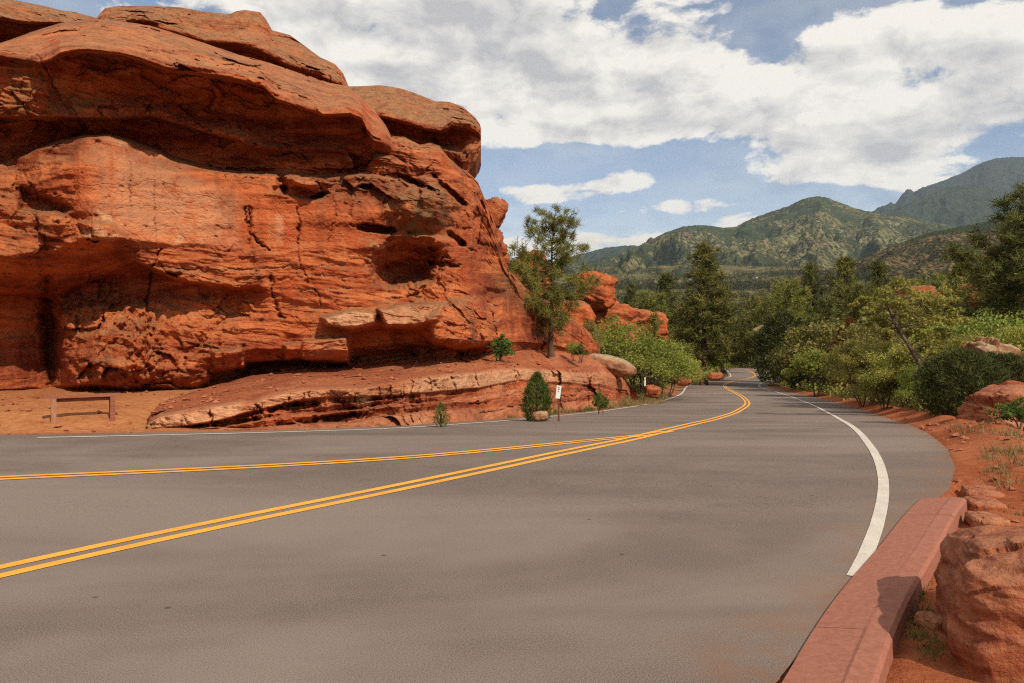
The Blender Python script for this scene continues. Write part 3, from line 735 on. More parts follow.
for P, w, dp in [([(127, 142), (131, 168), (131, 205)], 1.2, .14), ([(155, 152), (155, 205), (157, 250)], .9, .12), ([(160, 250), (152, 268), (147, 300), (147, 340), (146, 385)], 1.6, .5),
                 ([(250, 208), (250, 232), (258, 243), (270, 249)], 2.4, .55), ([(298, 208), (299, 226), (298, 248)], 1.8, .4), ([(246, 208), (250, 245)], 1.5, .3), ([(272, 275), (273, 300), (284, 318)], 2.2, .4),
                 ([(298, 250), (300, 266), (308, 282)], 1.6, .3), ([(316, 290), (322, 304)], 1.6, .3), ([(243, 345), (242, 360), (236, 372)], 2.4, .6), ([(186, 358), (184, 368)], 2, .4),
                 ([(170, 268), (240, 270), (345, 265)], 1.2, .16), ([(240, 279), (300, 277), (350, 276)], 1.0, .14), ([(300, 292), (350, 288)], 1.0, .14), ([(350, 258), (430, 262)], 1.2, .15),
                 ([(385, 298), (412, 296), (425, 291)], 1.4, .35), ([(455, 290), (480, 300), (497, 306)], 1.6, .35), ([(332, 195), (336, 216), (326, 250)], 1.2, .16), ([(352, 205), (350, 224)], 1.8, .22),
                 ([(60, 100), (46, 70), (38, 55)], 2, .3), ([(85, 66), (92, 72), (110, 72), (135, 66)], 1.6, -.3), ([(140, 66), (143, 76), (158, 88), (178, 94)], 1.6, -.3), ([(363, 116), (363, 138)], 1.6, -.5),
                 ([(204, 166), (240, 168), (272, 168)], 1.4, -.35), ([(158, 271), (182, 272)], 2.0, -.35)]:
    D += (.5 if dp > 0 else 1) * dp * stroke(PX, PY, P, w * .8)
pale = np.zeros_like(D)
for q, s in [([(322, 318), (352, 309), (377, 313), (374, 325), (352, 329), (328, 326)], 1.0), ([(380, 309), (400, 305), (444, 303), (436, 315), (420, 325), (386, 325)], .7), ([(176, 238), (184, 232), (183, 242), (175, 244)], 1.0),
             ([(80, 230), (100, 226), (126, 238), (112, 241), (86, 238)], .8), ([(96, 210), (110, 214), (117, 224), (104, 222)], .9), ([(100, 137), (126, 140), (128, 148), (112, 142)], .7), ([(370, 245), (400, 240), (376, 251)], .6),
             ([(303, 340), (347, 337), (349, 364), (322, 367)], .25), ([(95, 146), (112, 148), (112, 235), (98, 225)], .42), ([(112, 150), (150, 156), (235, 200), (238, 244), (150, 240), (112, 232)], .48), ([(275, 215), (284, 215), (282, 245), (276, 245)], .5), ([(55, 80), (70, 76), (66, 86), (52, 88)], .6)]:
    pale = np.maximum(pale, s * polym(PX, PY, q, 16 if s in (.42, .48) else 3))
for q, w in [([(345, 265), (240, 270), (180, 266)], 1.3), ([(350, 288), (300, 292)], 1.5), ([(350, 276), (300, 277)], 1.2), ([(84, 68), (92, 74), (110, 75), (135, 70)], 1.2), ([(158, 90), (178, 94)], 1.2)]:
    pale = np.maximum(pale, .7 * stroke(PX, PY, q, w))
moss = np.clip(ell(PX, PY, 420, 213, 32, 26, 0, soft=.6) * .9 + ell(PX, PY, 520, 290, 26, 18, 30, soft=.6) * .7 + ell(PX, PY, 75, 104, 30, 6, -6, soft=.6) * .8 + ell(PX, PY, 20, 85, 14, 30, 0, soft=.5) * .7, 0, 1)
cliff = link('rock_outcrop', rock_mesh('rock_outcrop', PX, PY, D, M['rock'], pale, moss, 3.5, .5, floor=-3.0))
tag(cliff, 'huge layered red sandstone outcrop with deep overhangs towering over the bench', 'rock outcrop')

# cap rocks that sit on the outcrop
def caprock(name, x0, x1, rows, amp=1.15, seed=0, back=3.0, parent=cliff, pale=None, sm=.08, mat='cap', block=1.0):
    p = np.arange(x0, x1 + .5, 1.0); A, B, C = loft(p, rows, seed=seed, jit=1.2)
    C = rough(A, B, C, np.full_like(C, sm), amp, block, seed=seed * 3.3)
    return link(name, rock_mesh(name, A, B, C, M[mat], None, None, back, .3, bottom=True), parent)
T4 = [(-170, -14), (-60, -10), (0, -2), (20, 1), (40, 5), (60, 10), (75, 12), (97, 18), (112, 27)]
caprock('cap_block', -170, 112, [(T4, off([(-170, 19), (0, 21.6), (112, 24.5)], 0), .4), (off(T4, 5), off([(-170, 18.2), (0, 20.6), (112, 23.6)], 0)),
        ([(-170, 14), (0, 18), (30, 22), (60, 22), (112, 33)], off([(-170, 17.3), (0, 19.6), (112, 22.8)], 0)), ([(-170, 19), (0, 22), (30, 26), (60, 25), (112, 36)], off([(-170, 18.6), (0, 21), (60, 22), (112, 23)], 0)),
        ([(-170, 60), (0, 60), (112, 60)], off([(-170, 18.9), (0, 21.3), (112, 23)], 0))], seed=1)
T2 = [(84, 30), (97, 17), (105, 8), (120, 6), (160, 6), (180, 7), (200, 11), (230, 14), (236, 11), (245, 10), (260, 12), (266, 19), (272, 30), (290, 35), (305, 46), (320, 57), (335, 64), (343, 73), (349, 87), (352, 96)]
L2 = [(84, 34), (97, 30), (140, 22), (172, 33), (205, 43), (235, 44), (258, 50), (280, 62), (300, 72), (320, 77), (340, 86), (352, 97)]
caprock('cap_block', 84, 352, [(T2, off([(84, 24.5), (352, 27)], 0), .5), (mixy(T2, L2, .3), off([(84, 23.8), (352, 26.2)], 0)),
        (mixy(T2, L2, .6), off([(84, 23.3), (352, 25.4)], 0)), (off(L2, -5), off([(84, 22.7), (352, 24.7)], 0)), (off(L2, -1), off([(84, 22.8), (352, 24.7)], 0)), (off(L2, 3), off([(84, 23.8), (352, 25.7)], 0)), (off(L2, 26), off([(84, 23.8), (352, 25.7)], 0))], seed=2)
T3 = [(338, 92), (345, 86), (360, 86), (380, 85), (400, 88), (420, 95), (435, 101), (450, 102), (463, 107), (475, 117), (480, 124), (481.5, 131)]
L3 = [(338, 110), (385, 117), (400, 121), (425, 128), (440, 131), (447, 129), (452, 125), (470, 127), (478, 132), (481.5, 136)]
E3 = [(338, 135), (385, 142), (430, 152), (450, 168), (462, 178), (468, 172), (471, 165), (476, 160), (480, 152), (481.5, 146)]
caprock('cap_block', 338, 481.5, [(T3, off([(338, 27), (481, 27.6)], 0), .5), (mixy(T3, L3, .3), off([(338, 25.6), (481, 26.6)], 0)), (off(L3, -4), off([(338, 24.4), (440, 24.3), (470, 24.5), (481, 25.5)], 0)), (L3, off([(338, 24.4), (440, 24.3), (470, 24.6), (481, 25.5)], 0)),
        (off(L3, 4), off([(338, 25.6), (440, 25.6), (455, 25.4), (470, 25.3), (481, 25.8)], 0)), (mixy(L3, E3, .5), off([(338, 25.7), (440, 25.5), (470, 25.2), (481, 25.7)], 0)), (mixy(L3, E3, .6), off([(338, 25.7), (440, 25.1), (470, 24.9), (481, 25.6)], 0)), (E3, off([(338, 26), (440, 25.4), (470, 25.6), (481, 26)], 0))], seed=3)

# ---- boulders: displaced super-ellipsoids
def boulder_mesh(name, size, mat, seed, box=2.6, amp=.16, n=64, block=.9, flat=.0, pale=0, strat=1.0):
    u = np.linspace(0, 2 * np.pi, n, endpoint=False); v = np.linspace(-np.pi / 2, np.pi / 2, n // 2)
    e = 2 / box; pw = lambda a: np.sign(a) * np.abs(a) ** e
    C = np.stack([pw(np.cos(v))[:, None] * pw(np.cos(u))[None], pw(np.cos(v))[:, None] * pw(np.sin(u))[None], np.broadcast_to(pw(np.sin(v))[:, None], (len(v), n))], -1).reshape(-1, 3)
    S = np.array(size) / 2; P = C * S; s = S.mean(); Nn = C / (np.linalg.norm(C, axis=1)[:, None] + 1e-9)
    q = P / s; fv, fe = facets(q * 1.25 + seed); fv2, _ = facets(q * 3.1 + seed)
    st = ridged(np.column_stack([q[:, 0] * .5, q[:, 1] * .5, (q[:, 2] + .15 * q[:, 0]) * 3.4]) + seed, 4)
    d = amp * s * (1.3 * fbm(q * .8 + seed, 4) + .75 * strat * st + .5 * ridged(q * np.array([1, 1, 2.6]) + seed, 4) * .6 + block * (1.3 * fv + .4 * fv2) + .30 * fbm(q * 4 + seed, 4))
    P = P + Nn * d[:, None]
    rad_fix = np.arange(len(v)); P = P.reshape(len(v), n, 3); P[0] = P[0].mean(0); P[-1] = P[-1].mean(0); P = P.reshape(-1, 3)
    at = {'pale': np.clip(pale + .4 * fbm(q * 1.5 + seed, 3), 0, 1)} if pale else None
    return mesh_np(name, P, [grid_faces(len(v), n, True)], mat, True, at)

def boulder(label, x0, x1, y0, y1, Y, thick, seed, mat='boulder', rot=0, tilt=0, name='boulder', group=None, sink=.12, parent=None, cat='boulder', **k):
    w = (x1 - x0) / F * Y; h = (y1 - y0) / F * Y
    me = boulder_mesh(name, (w, thick, h * (1 + sink)), M[mat], seed, **k)
    o = link(name, me, parent, W((x0 + x1) / 2, (y0 + y1) / 2, Y + thick * .25) + Vector((0, 0, -h * sink * .5)))
    o.rotation_euler = (0, R(tilt), R(rot))
    if parent is None: tag(o, label, cat, group)
    return o
# blocks that belong to the right shoulder of the outcrop
for i, (x0, x1, y0, y1, Y, th, ti) in enumerate([(480, 501, 197, 232, 27.3, 1.4, 34), (486, 502, 229, 246, 27.6, .9, 10), (490, 506, 241, 256, 27.9, .9, -8), (494, 509, 252, 268, 28.2, .9, 12), (482, 494, 226, 239, 27.2, .8, 0)]):
    boulder('', x0, x1, y0, y1, Y, th, 11.0 + 2.7 * i, 'cap', 0, ti, 'block', parent=cliff, n=72, amp=.14)

# ---- the low ledge along the road
RB = [(138, 431.5), (150, 431.5), (250, 430.5), (320, 429), (400, 426), (480, 420.5), (540, 415), (600, 408.5), (640, 402.5)]
rbx = np.array([p[0] for p in RB], float); rby = np.array([ground_at(p[0], p[1])[1] for p in RB])
L0 = lambda q: np.interp(q, rbx, rby)
A0 = [(138, 424), (147, 419), (160, 402), (215, 385), (250, 376), (300, 368), (350, 367), (390, 361), (440, 355), (490, 353), (520, 350), (560, 349), (600, 356), (620, 372), (640, 399)]
AD = [(138, 13.2), (147, 14.2), (160, 17.0), (215, 20.2), (300, 22), (400, 23.3), (440, 24), (500, 27.4), (530, 31.4), (560, 35.2), (600, 39.5), (620, 41), (640, 42)]
E1 = [(138, 429), (148, 424), (160, 416), (180, 412), (210, 407), (240, 402), (252, 403), (270, 396), (290, 391), (320, 389), (345, 388), (372, 386), (400, 383), (420, 379), (440, 376), (480, 373), (520, 369), (545, 371), (575, 374), (600, 373), (620, 379), (632, 389), (640, 400)]
E2 = [(138, 430), (148, 428), (180, 426), (210, 422), (225, 418), (250, 411), (275, 405), (300, 399), (320, 397), (345, 396), (372, 395), (400, 394), (440, 391), (480, 387), (520, 379), (545, 381), (600, 384), (625, 391), (640, 401)]
E3b = [(138, 430.5), (180, 428.5), (215, 426), (250, 421), (290, 413), (330, 411), (372, 407), (400, 403), (440, 401), (480, 398), (520, 394), (560, 392), (600, 392), (625, 396), (640, 401.5)]
E4 = [(138, 431), (215, 429), (250, 428), (300, 423), (350, 422), (380, 416), (420, 411), (480, 408), (540, 404), (600, 400), (640, 402)]
lp = np.arange(147, 640.5, .75)
Ld = lambda k: (lambda q: L0(q) + k)
und = lambda q: .25 + 1.0 * np.clip(.5 + 1.4 * fbm(np.column_stack([q / 17, 0 * q, 0 * q + 2]), 3), 0, 1)
deepn = lambda a, b: (lambda q: L0(q) + .6 + (a - .6 + (b - a) * sstep(440, 490, q)) * und(q))
deep = lambda a, b: (lambda q: L0(q) + a + (b - a) * sstep(440, 490, q))
lrows = [(A0, AD, .6), (mixy(A0, E1, .40), lambda q: .60 * interp(AD, q) + .40 * (L0(q) + 1.0) + .5 * sstep(160, 220, q), 2), (mixy(A0, E1, .46), lambda q: .56 * interp(AD, q) + .44 * (L0(q) + 1.0) - .3 * sstep(160, 220, q), 2), (off(E1, -1.2), Ld(.85)), (off(E1, 1.2), Ld(.60)), (E2, deep(.62, .55)), (off(E2, 2.0), deepn(.95, .8)), (mixy(E2, E3b, .45), deepn(1.0, .8)), (mixy(E2, E3b, .52), deepn(.82, .66)), (E3b, deepn(.95, .72)), (off(E3b, 2.0), deep(.55, .50)),
         (mixy(E3b, E4, .6), deep(.62, .5)), (E4, deep(.7, .45)), (off(E4, 1.6), deep(.35, .32)), (RB, Ld(.02)), (off(RB, 7), Ld(-.02))]
PX, PY, D = loft(lp, lrows, jit=1.3, seed=4, step=.7)
topm = 1 - sstep(-4, 2, PY - interp(E1, PX))
D = rough(PX, PY, D, topm * .15, .95, 1.3, 1.4, seed=63.)
H = lambda d, *a, **k: d * ell(PX, PY, *a, **k)
D += H(.5, 335, 417, 20, 3, -6, soft=.6, wob=1.4) + H(.3, 236, 422, 24, 2.4, -8, wob=1.4) + H(.3, 296, 406, 22, 3, -6, wob=1.4)
D -= H(.25, 357, 399, 12, 8, 0, wob=.8) + H(.25, 300, 418, 18, 5, -5, wob=.8)
_r = np.random.RandomState(8); _j = []
for x in np.sort(_r.uniform(150, 630, 26)):
    y0 = float(interp(E1, x)); y1 = float(interp(RB, x)); a_, b_ = sorted(_r.uniform(0, 1, 2)); _j.append(([(x, y0 - 1 + (y1 - y0) * a_ * .5), (x + _r.uniform(-4, 4), y0 + (y1 - y0) * max(b_, .35))], 1.0, .10))
for P, w, dp in _j + [([(428, 376), (432, 392)], 1.2, .2), ([(452, 376), (457, 390)], 1.0, .2), ([(475, 374), (478, 386)], 1.0, .2), ([(252, 404), (262, 412)], 1.6, .3), ([(208, 408), (214, 424)], 1.6, .25), ([(408, 412), (414, 421)], 1.2, .2),
                 ([(555, 398), (600, 388), (632, 392)], 1.2, .25), ([(545, 406), (590, 397), (630, 398)], 1.0, .2), ([(540, 388), (590, 381)], 1.0, .14), ([(480, 412), (530, 404)], 1.2, .2), ([(470, 404), (535, 391)], 1.2, .2)]:
    D += dp * stroke(PX, PY, P, w)
pale = np.zeros_like(D)
band = sstep(-3, 0, PY - interp(E1, PX)) * (1 - sstep(-1.5, 1.5, PY - interp(E2, PX)))
pale = np.maximum(pale, band * np.interp(lp, [138, 150, 230, 250, 300, 340, 360, 400, 420, 520, 560, 600, 640], [1, 1, 1, .65, .65, .5, .3, .3, .8, .9, .9, .35, .2])[None])
pale = np.maximum(pale, .55 * sstep(-1, 1, PY - interp(E4, PX)) * np.interp(lp, [138, 240, 300, 420, 470, 640], [0, 0, .8, .8, .4, .3])[None])
pale = np.maximum(pale, .8 * ell(PX, PY, 363, 400, 9, 8) + .6 * stroke(PX, PY, [(440, 404), (540, 387), (600, 381)], 1.5) + .5 * stroke(PX, PY, [(500, 412), (560, 395), (625, 388)], 1.5))
LEDP = unproj(PX, PY, D).reshape(-1, 3)[(topm > .8).ravel()]
led = link('rock_ledge', rock_mesh('rock_ledge', PX, PY, D, M['ledge'], np.clip(pale, 0, 1), None, .8, .5, floor=None))
tag(led, 'low stepped ledge of striped red and buff sandstone beside the far road edge', 'rock ledge')
# ================================================================== ROCKS ALONG THE ROAD
boulder('long grey-topped boulder lying tilted on the red ledge behind the pine', 585, 637, 356, 372, 38, 1.5, 5.1, 'greyboulder', 8, 17, box=2.3, amp=.10, n=96, block=.35, strat=.3)
boulder('hat-shaped red rock overhanging right of the ledge pine, upper one', 577, 612, 278, 301, 47, 2.2, 21.3, 'rock', 0, 12, box=4.0, amp=.20, n=130, block=1.5, strat=1.6)
boulder('broad red rock pile under the hat-shaped rock', 566, 628, 309, 342, 49, 4.6, 26.9, 'rock', 0, 12, box=4.5, amp=.20, n=150, block=1.5, strat=2.2)
boulder('dark red domed rock between the outcrop and the ledge pine', 517, 543, 255, 292, 38, 2.6, 31.3, 'rock', 0, 10, box=3.2, amp=.20, n=120, block=1.5, strat=1.6)
boulder('low red rock shelf left of the tall roadside pine', 626, 661, 318, 336, 62, 4.0, 41.7, 'rock', 0, 3, box=5, amp=.20, n=120, block=1.4, strat=2.2)
boulder('wedge of tan rock standing behind the ledge pine trunk', 545, 586, 308, 356, 41, 3, 47.1, 'rock', 0, 20, box=4, amp=.20, n=120, block=1.5, strat=1.5)
boulder('rounded dark red boulder left of the tall pine trunk', 688, 702, 368, 380, 72, 1.2, 51.7, 'boulder', n=48)
boulder('flat red boulder right of the tall pine trunk', 708, 722, 372.5, 379, 79, 1.2, 53.7, 'boulder', n=48)
boulder('square red boulder at the verge below the green bushes', 676, 691, 373, 384, 66, 1.2, 57.7, 'boulder', n=48)
boulder('red boulder by the white marker post in dry grass', 646, 660, 387, 395, 43, .8, 58.7, 'boulder', n=64, box=4.5, block=1.6, amp=.2)
boulder('small pale stone under the dark green shrub beside the sign', 533, 548, 412, 419.5, 18.6, .3, 59.7, 'greyboulder', n=40)
boulder('pale arched rock showing among trees beyond the road bend', 752, 775, 327, 345, 118, 4, 61.7, 'greyboulder', n=48)
boulder('flat orange rock shelf among trees at the right', 895, 931, 290, 301, 48, 3, 63.7, 'cap', n=48, amp=.25)
boulder('red rock face showing through dark pines at far right', 962, 984, 285, 306, 45, 3, 65.7, 'cap', n=56, amp=.28)
boulder('dark red rock face beside the large pine at far right', 987, 1008, 288, 310, 44, 3, 67.7, 'cap', n=56, amp=.28)
boulder('tall tan boulder half hidden behind dark juniper at the right', 968, 1012, 346, 396, 22, 1.5, 69.7, 'greyboulder', 0, 4, n=110, amp=.2)
boulder('smooth red boulder resting on top of the pile at right', 982, 1070, 386, 407, 13.6, 1.3, 71.7, 'boulder', 6, -4, box=2.8, n=120, amp=.12, block=.5, strat=.4)
boulder('broad red base rock of the boulder pile at right', 974, 1090, 404, 440, 13.4, 1.8, 73.7, 'boulder', -6, 8, box=2.8, n=130, amp=.24)
boulder('pale pink broken rock at the front of the boulder pile', 985, 1030, 425, 440, 12.3, .7, 75.7, 'boulder', 10, 3, box=3.0, n=80, amp=.26, pale=.3)
bg = link('boulder', boulder_mesh('boulder', (1.75, 1.25, 1.25), M['boulder'], 77.2, box=5.5, amp=.11, n=300, block=.45, strat=1.0), None, (3.13, 3.62, -.05))
bg.rotation_euler = (R(-3), R(-7), R(-25)); tag(bg, 'large weathered red boulder in the right foreground corner', 'boulder')
def slab(label, px, py, size, rot, seed, tilt=0, **k):
    g = ground_at(px, py); o = link('stone_slab', boulder_mesh('stone_slab', size, M['boulder'], seed, box=5, amp=.13, n=84, block=.6, strat=.5, **k), None, (g[0], g[1], gz(*g) + size[2] * .12))
    o.rotation_euler = (R(tilt), R(2), R(rot)); return tag(o, label, 'stone slab')
slab('farthest flat red slab of the three beside the kerb end', 982, 490, (.34, .48, .13), -22, 80.1)
slab('middle cracked red slab of the three beside the kerb end', 984, 504, (.30, .38, .12), -18, 83.4)
slab('nearest pale red slab of the three beside the kerb end', 987, 520, (.27, .36, .12), -14, 86.7, pale=.2)
slab('small flat pinkish stone in the dirt between kerb and boulder', 933, 622, (.14, .16, .08), 20, 91.1, pale=.25)

# loose gravel and crumbs of rock
rg = np.random.RandomState(11); gv = Acc()
ico = np.array([(1, 0, 0), (-1, 0, 0), (0, 1, 0), (0, -1, 0), (0, 0, 1), (0, 0, -1)], float)
icf = np.array([(0, 2, 4), (2, 1, 4), (1, 3, 4), (3, 0, 4), (2, 0, 5), (1, 2, 5), (3, 1, 5), (0, 3, 5)])
cand = np.vstack([np.column_stack([rg.uniform(1.4, 9, 5200), rg.uniform(2.6, 15, 5200)]), np.column_stack([rg.uniform(5, 14, 1600), rg.uniform(12, 40, 1600)]), np.column_stack([rg.uniform(-14, -4, 1500), rg.uniform(11.6, 17, 1500)])])
a, b, c = road_dist(cand); dm = np.minimum(a, b)
inr = c
cand = cand[(~c & (dm < 3.5) & (rg.rand(len(cand)) < .75))]
cz = ground_z(cand[:, 0], cand[:, 1])[0]; cz = np.where(inside(cand, POLY), zroad(cand[:, 1]) + .004, cz)
for (x, y), z in zip(cand, cz):
    s = .005 + .020 * rg.rand() ** 5 * (1 + y / 7)
    v = ico * s * rg.uniform(.6, 1.3, (6, 1)) * [1.2, 1, .75]; v = v + rg.normal(0, .18 * s, (6, 3)); t = rg.rand() * 6.3; ct, st = math.cos(t), math.sin(t)
    v = np.column_stack([v[:, 0] * ct - v[:, 1] * st, v[:, 0] * st + v[:, 1] * ct, v[:, 2]])
    gv.add(v + [x, y, z + s * .3], icf)
ix = rg.choice(len(LEDP), 900); foot = np.column_stack([rg.uniform(-16, -4.5, 260), 0 * np.zeros(260)]); foot[:, 1] = np.interp(CX + F * foot[:, 0] / 18.5, [-170, 0, 150], [15.6, 18.4, 19.6]) - np.abs(rg.normal(0, .5, 260)) - .2
fz = ground_z(foot[:, 0], foot[:, 1])[0]
for (x, y, z), big in [(p, 1) for p in LEDP[ix]] + [((a_[0], a_[1], z_), .9) for a_, z_ in zip(foot, fz)]:
    s = (.010 + .075 * rg.rand() ** 7) * big
    v = ico * s * rg.uniform(.6, 1.3, (6, 1)) * [1.3, 1, .7]; v = v + rg.normal(0, .16 * s, (6, 3)); t = rg.rand() * 6.3; ct, st = math.cos(t), math.sin(t)
    gv.add(np.column_stack([v[:, 0] * ct - v[:, 1] * st, v[:, 0] * st + v[:, 1] * ct, v[:, 2]]) + [x, y, z + s * .3], icf)
structure(link('gravel', gv.mesh('gravel', M['boulder'], False)), 'stuff')

# ================================================================== BENCH, SIGN, MARKER
bA, bB = W(46, 396.5, 14.1), W(119.5, 393.3, 14.75)
ctr = (bA + bB) / 2; bl = (bB - bA).length; brz = math.atan2(bB.y - bA.y, bB.x - bA.x)
bz = min(gz(bA.x, bA.y), gz(bB.x, bB.y)); bh = ctr.z - bz
bench = thing('park_bench', 'backless red-brown wooden bench on the sand under the rock overhang', 'bench', (ctr.x, ctr.y, bz), rz=brz)
a = Acc(); a.box((0, 0, bh - .022), (bl + .06, .13, .045)); a.box((0, .145, bh - .022), (bl + .06, .13, .045))
a.box((0, .07, bh - .085), (bl * .8, .04, .075)); a.box((-bl * .4, .07, bh - .07), (.05, .25, .05)); a.box((bl * .4, .07, bh - .07), (.05, .25, .05))
link('seat', a.mesh('seat', M['wood'], False), bench)
for sx in (-1, 1):
    for sy in (-1, 1):
        a = Acc(); y0, y1 = .07 + .075 * sy, .07 + .14 * sy
        P = [(sx * bl * .4, y0, bh - .05), (sx * bl * .4, y1, -.06)]
        t = math.atan2(y1 - y0, bh + .01); rot = [[1, 0, 0], [0, math.cos(t), math.sin(t)], [0, -math.sin(t), math.cos(t)]]
        a.box(((P[0][0] + P[1][0]) / 2, (y0 + y1) / 2, (P[0][2] + P[1][2]) / 2), (.085, .05, bh + .02), rot)
        link('leg', a.mesh('leg', M['legwood' if sx < 0 else 'wood'], False), bench)

sp = W(558.5, 414, 18.9); sz = gz(sp.x, sp.y)
sign = thing('road_sign', 'small narrow white sign on a rusty post beside the green shrub', 'sign', (sp.x, sp.y, sz), rz=R(-12))
stop = EYE - (385.5 - HY) / F * 18.9 - sz; sb = EYE - (398.5 - HY) / F * 18.9 - sz
a = Acc(); a.box((0, .02, sb / 2 + .06), (.045, .03, sb + .28)); a.box((0, .034, sb / 2 + .06), (.02, .03, sb + .26)); link('post', a.mesh('post', M['postred'], False), sign)
a = Acc(); rt = R(7); a.box((0, 0, (stop + sb) / 2), (.115, .008, stop - sb), [[math.cos(rt), 0, math.sin(rt)], [0, 1, 0], [-math.sin(rt), 0, math.cos(rt)]])
pl = link('sign_plate', a.mesh('sign_plate', M['signwhite'], False), sign)
a = Acc(); zc = stop - .075
a.tube([(-.018, -.008, zc + .028), (.008, -.008, zc + .04), (.028, -.008, zc + .02), (.010, -.008, zc - .004), (-.016, -.008, zc - .026), (.026, -.008, zc - .028)], .006, 5)
a.box((.0, -.007, zc - .075), (.022, .006, .018)); link('sign_mark', a.mesh('sign_mark', M['signblack'], False), pl)
mp = W(645, 391, 44); mz = gz(mp.x, mp.y)
mk = thing('marker_post', 'thin white marker post in the dry grass at the left verge', 'post', (mp.x, mp.y, mz))
a = Acc(); mh = EYE - (377.5 - HY) / F * 44 - mz; a.box((0, 0, mh / 2 - .05), (.085, .03, mh + .1)); link('post', a.mesh('post', M['signwhite'], False), mk)
a = Acc(); a.box((0, -.018, mh - .12), (.06, .006, .10)); link('reflector', a.mesh('reflector', M['yellow'], False), mk)

# ================================================================== VEGETATION
def rdir(r, n):
    v = r.normal(size=(n, 3)); return v / np.linalg.norm(v, axis=1)[:, None]

def blades(acc, C, Dn, L, Wd, r):
    """needle-like triangles from C along Dn"""
    n = len(C); s = np.cross(Dn, rdir(r, n)); s /= np.linalg.norm(s, axis=1)[:, None] + 1e-9
    acc.tris(C - s * Wd[:, None] / 2, C + s * Wd[:, None] / 2, C + Dn * L[:, None])

def leaves(acc, C, size, r, up=.0):
    n = len(C); a = rdir(r, n); b = np.cross(a, rdir(r, n)); b /= np.linalg.norm(b, axis=1)[:, None] + 1e-9
    s = size * r.uniform(.45, 1.6, n)[:, None]
    acc.quads(C - a * s * .5, C + b * s * .32, C + a * s * .5, C - b * s * .32)

def conifer(seed, h, rad, base=.2, prof='pine', nb=70, tl=.3, tr=.30, nbl=22, wd=.03, mat='needle', lean=.0, gap=.25, bark='bark', top=1.0):
    r = np.random.RandomState(seed); tk = Acc(); cr = Acc()
    zs = np.linspace(0, h * .97, 14); wob = np.column_stack([lean * zs + .02 * h * fbm(np.column_stack([zs / h * 3, 0 * zs + seed, 0 * zs]), 2), .02 * h * fbm(np.column_stack([zs / h * 3, 0 * zs + seed + 9, 0 * zs]), 2), zs])
    tr0 = .017 * h + .02; tk.tube(wob, np.linspace(tr0, tr0 * .12, 14) * (1 + .5 * np.exp(-zs / (.04 * h + .01))), 9)
    at = lambda z: np.array([np.interp(z, zs, wob[:, k]) for k in range(3)])
    C, Dn = [], []
    for k in range(nb):
        t = (k + r.rand()) / nb; z = h * (base + (1 - base) * t * .985)
        if prof == 'pine': ln = rad * (.35 + 1.25 * math.sin(math.pi * min(1, t * .78 + .17)) ** 1.2) * .72
        elif prof == 'spire': ln = rad * (1.05 - t) ** .85
        else: ln = rad * (1 - .6 * t)
        ln *= r.uniform(.55, 1.15)
        if r.rand() < gap * .4: continue
        az = k * 2.4 + r.uniform(-.6, .6); el = R(r.uniform(-12, 18) + 38 * t ** 2)
        d = np.array([math.cos(az) * math.cos(el), math.sin(az) * math.cos(el), math.sin(el)])
        s = np.linspace(0, 1, 6)[:, None]; p0 = at(z)
        pts = p0 + d * ln * s + np.array([0, 0, 1.]) * (ln * .22 * s ** 2 - ln * .10 * np.sin(s * math.pi)) + .05 * ln * np.sin(s * 5 + r.rand() * 6) * np.cross(d, [0, 0, 1])
        tk.tube(pts, np.linspace(.010 * h ** .6 + ln * .010, .004 * h ** .5, 6) * .55, 5)
        nt = max(2, int(ln * (1.6 if prof == 'pine' else 2.0) / tl))
        for q in range(nt):
            u = r.uniform(.28, 1.04) if q else 1.0
            c = np.array([np.interp(u, s[:, 0], pts[:, j]) for j in range(3)]) + r.normal(size=3) * tr * np.array([.55, .55, .28]) * (1 if q else .1)
            n = int(nbl * r.uniform(.6, 1.3)); v = rdir(r, n) + d * .45 + np.array([0, 0, .28]); v /= np.linalg.norm(v, axis=1)[:, None]
            C.append(c + r.normal(size=(n, 3)) * tr * .22); Dn.append(v)
    p = at(h * .97); n = nbl * 2; v = rdir(r, n) + np.array([0, 0, .9]); C.append(p + r.normal(size=(n, 3)) * tr * .2); Dn.append(v / np.linalg.norm(v, axis=1)[:, None])
    C, Dn = np.concatenate(C), np.concatenate(Dn); n = len(C)
    blades(cr, C, Dn, tr * r.uniform(.55, 1.15, n), wd * r.uniform(.7, 1.3, n), r)
    return tk.mesh('trunk', M[bark]), cr.mesh('crown', M[mat], False), h

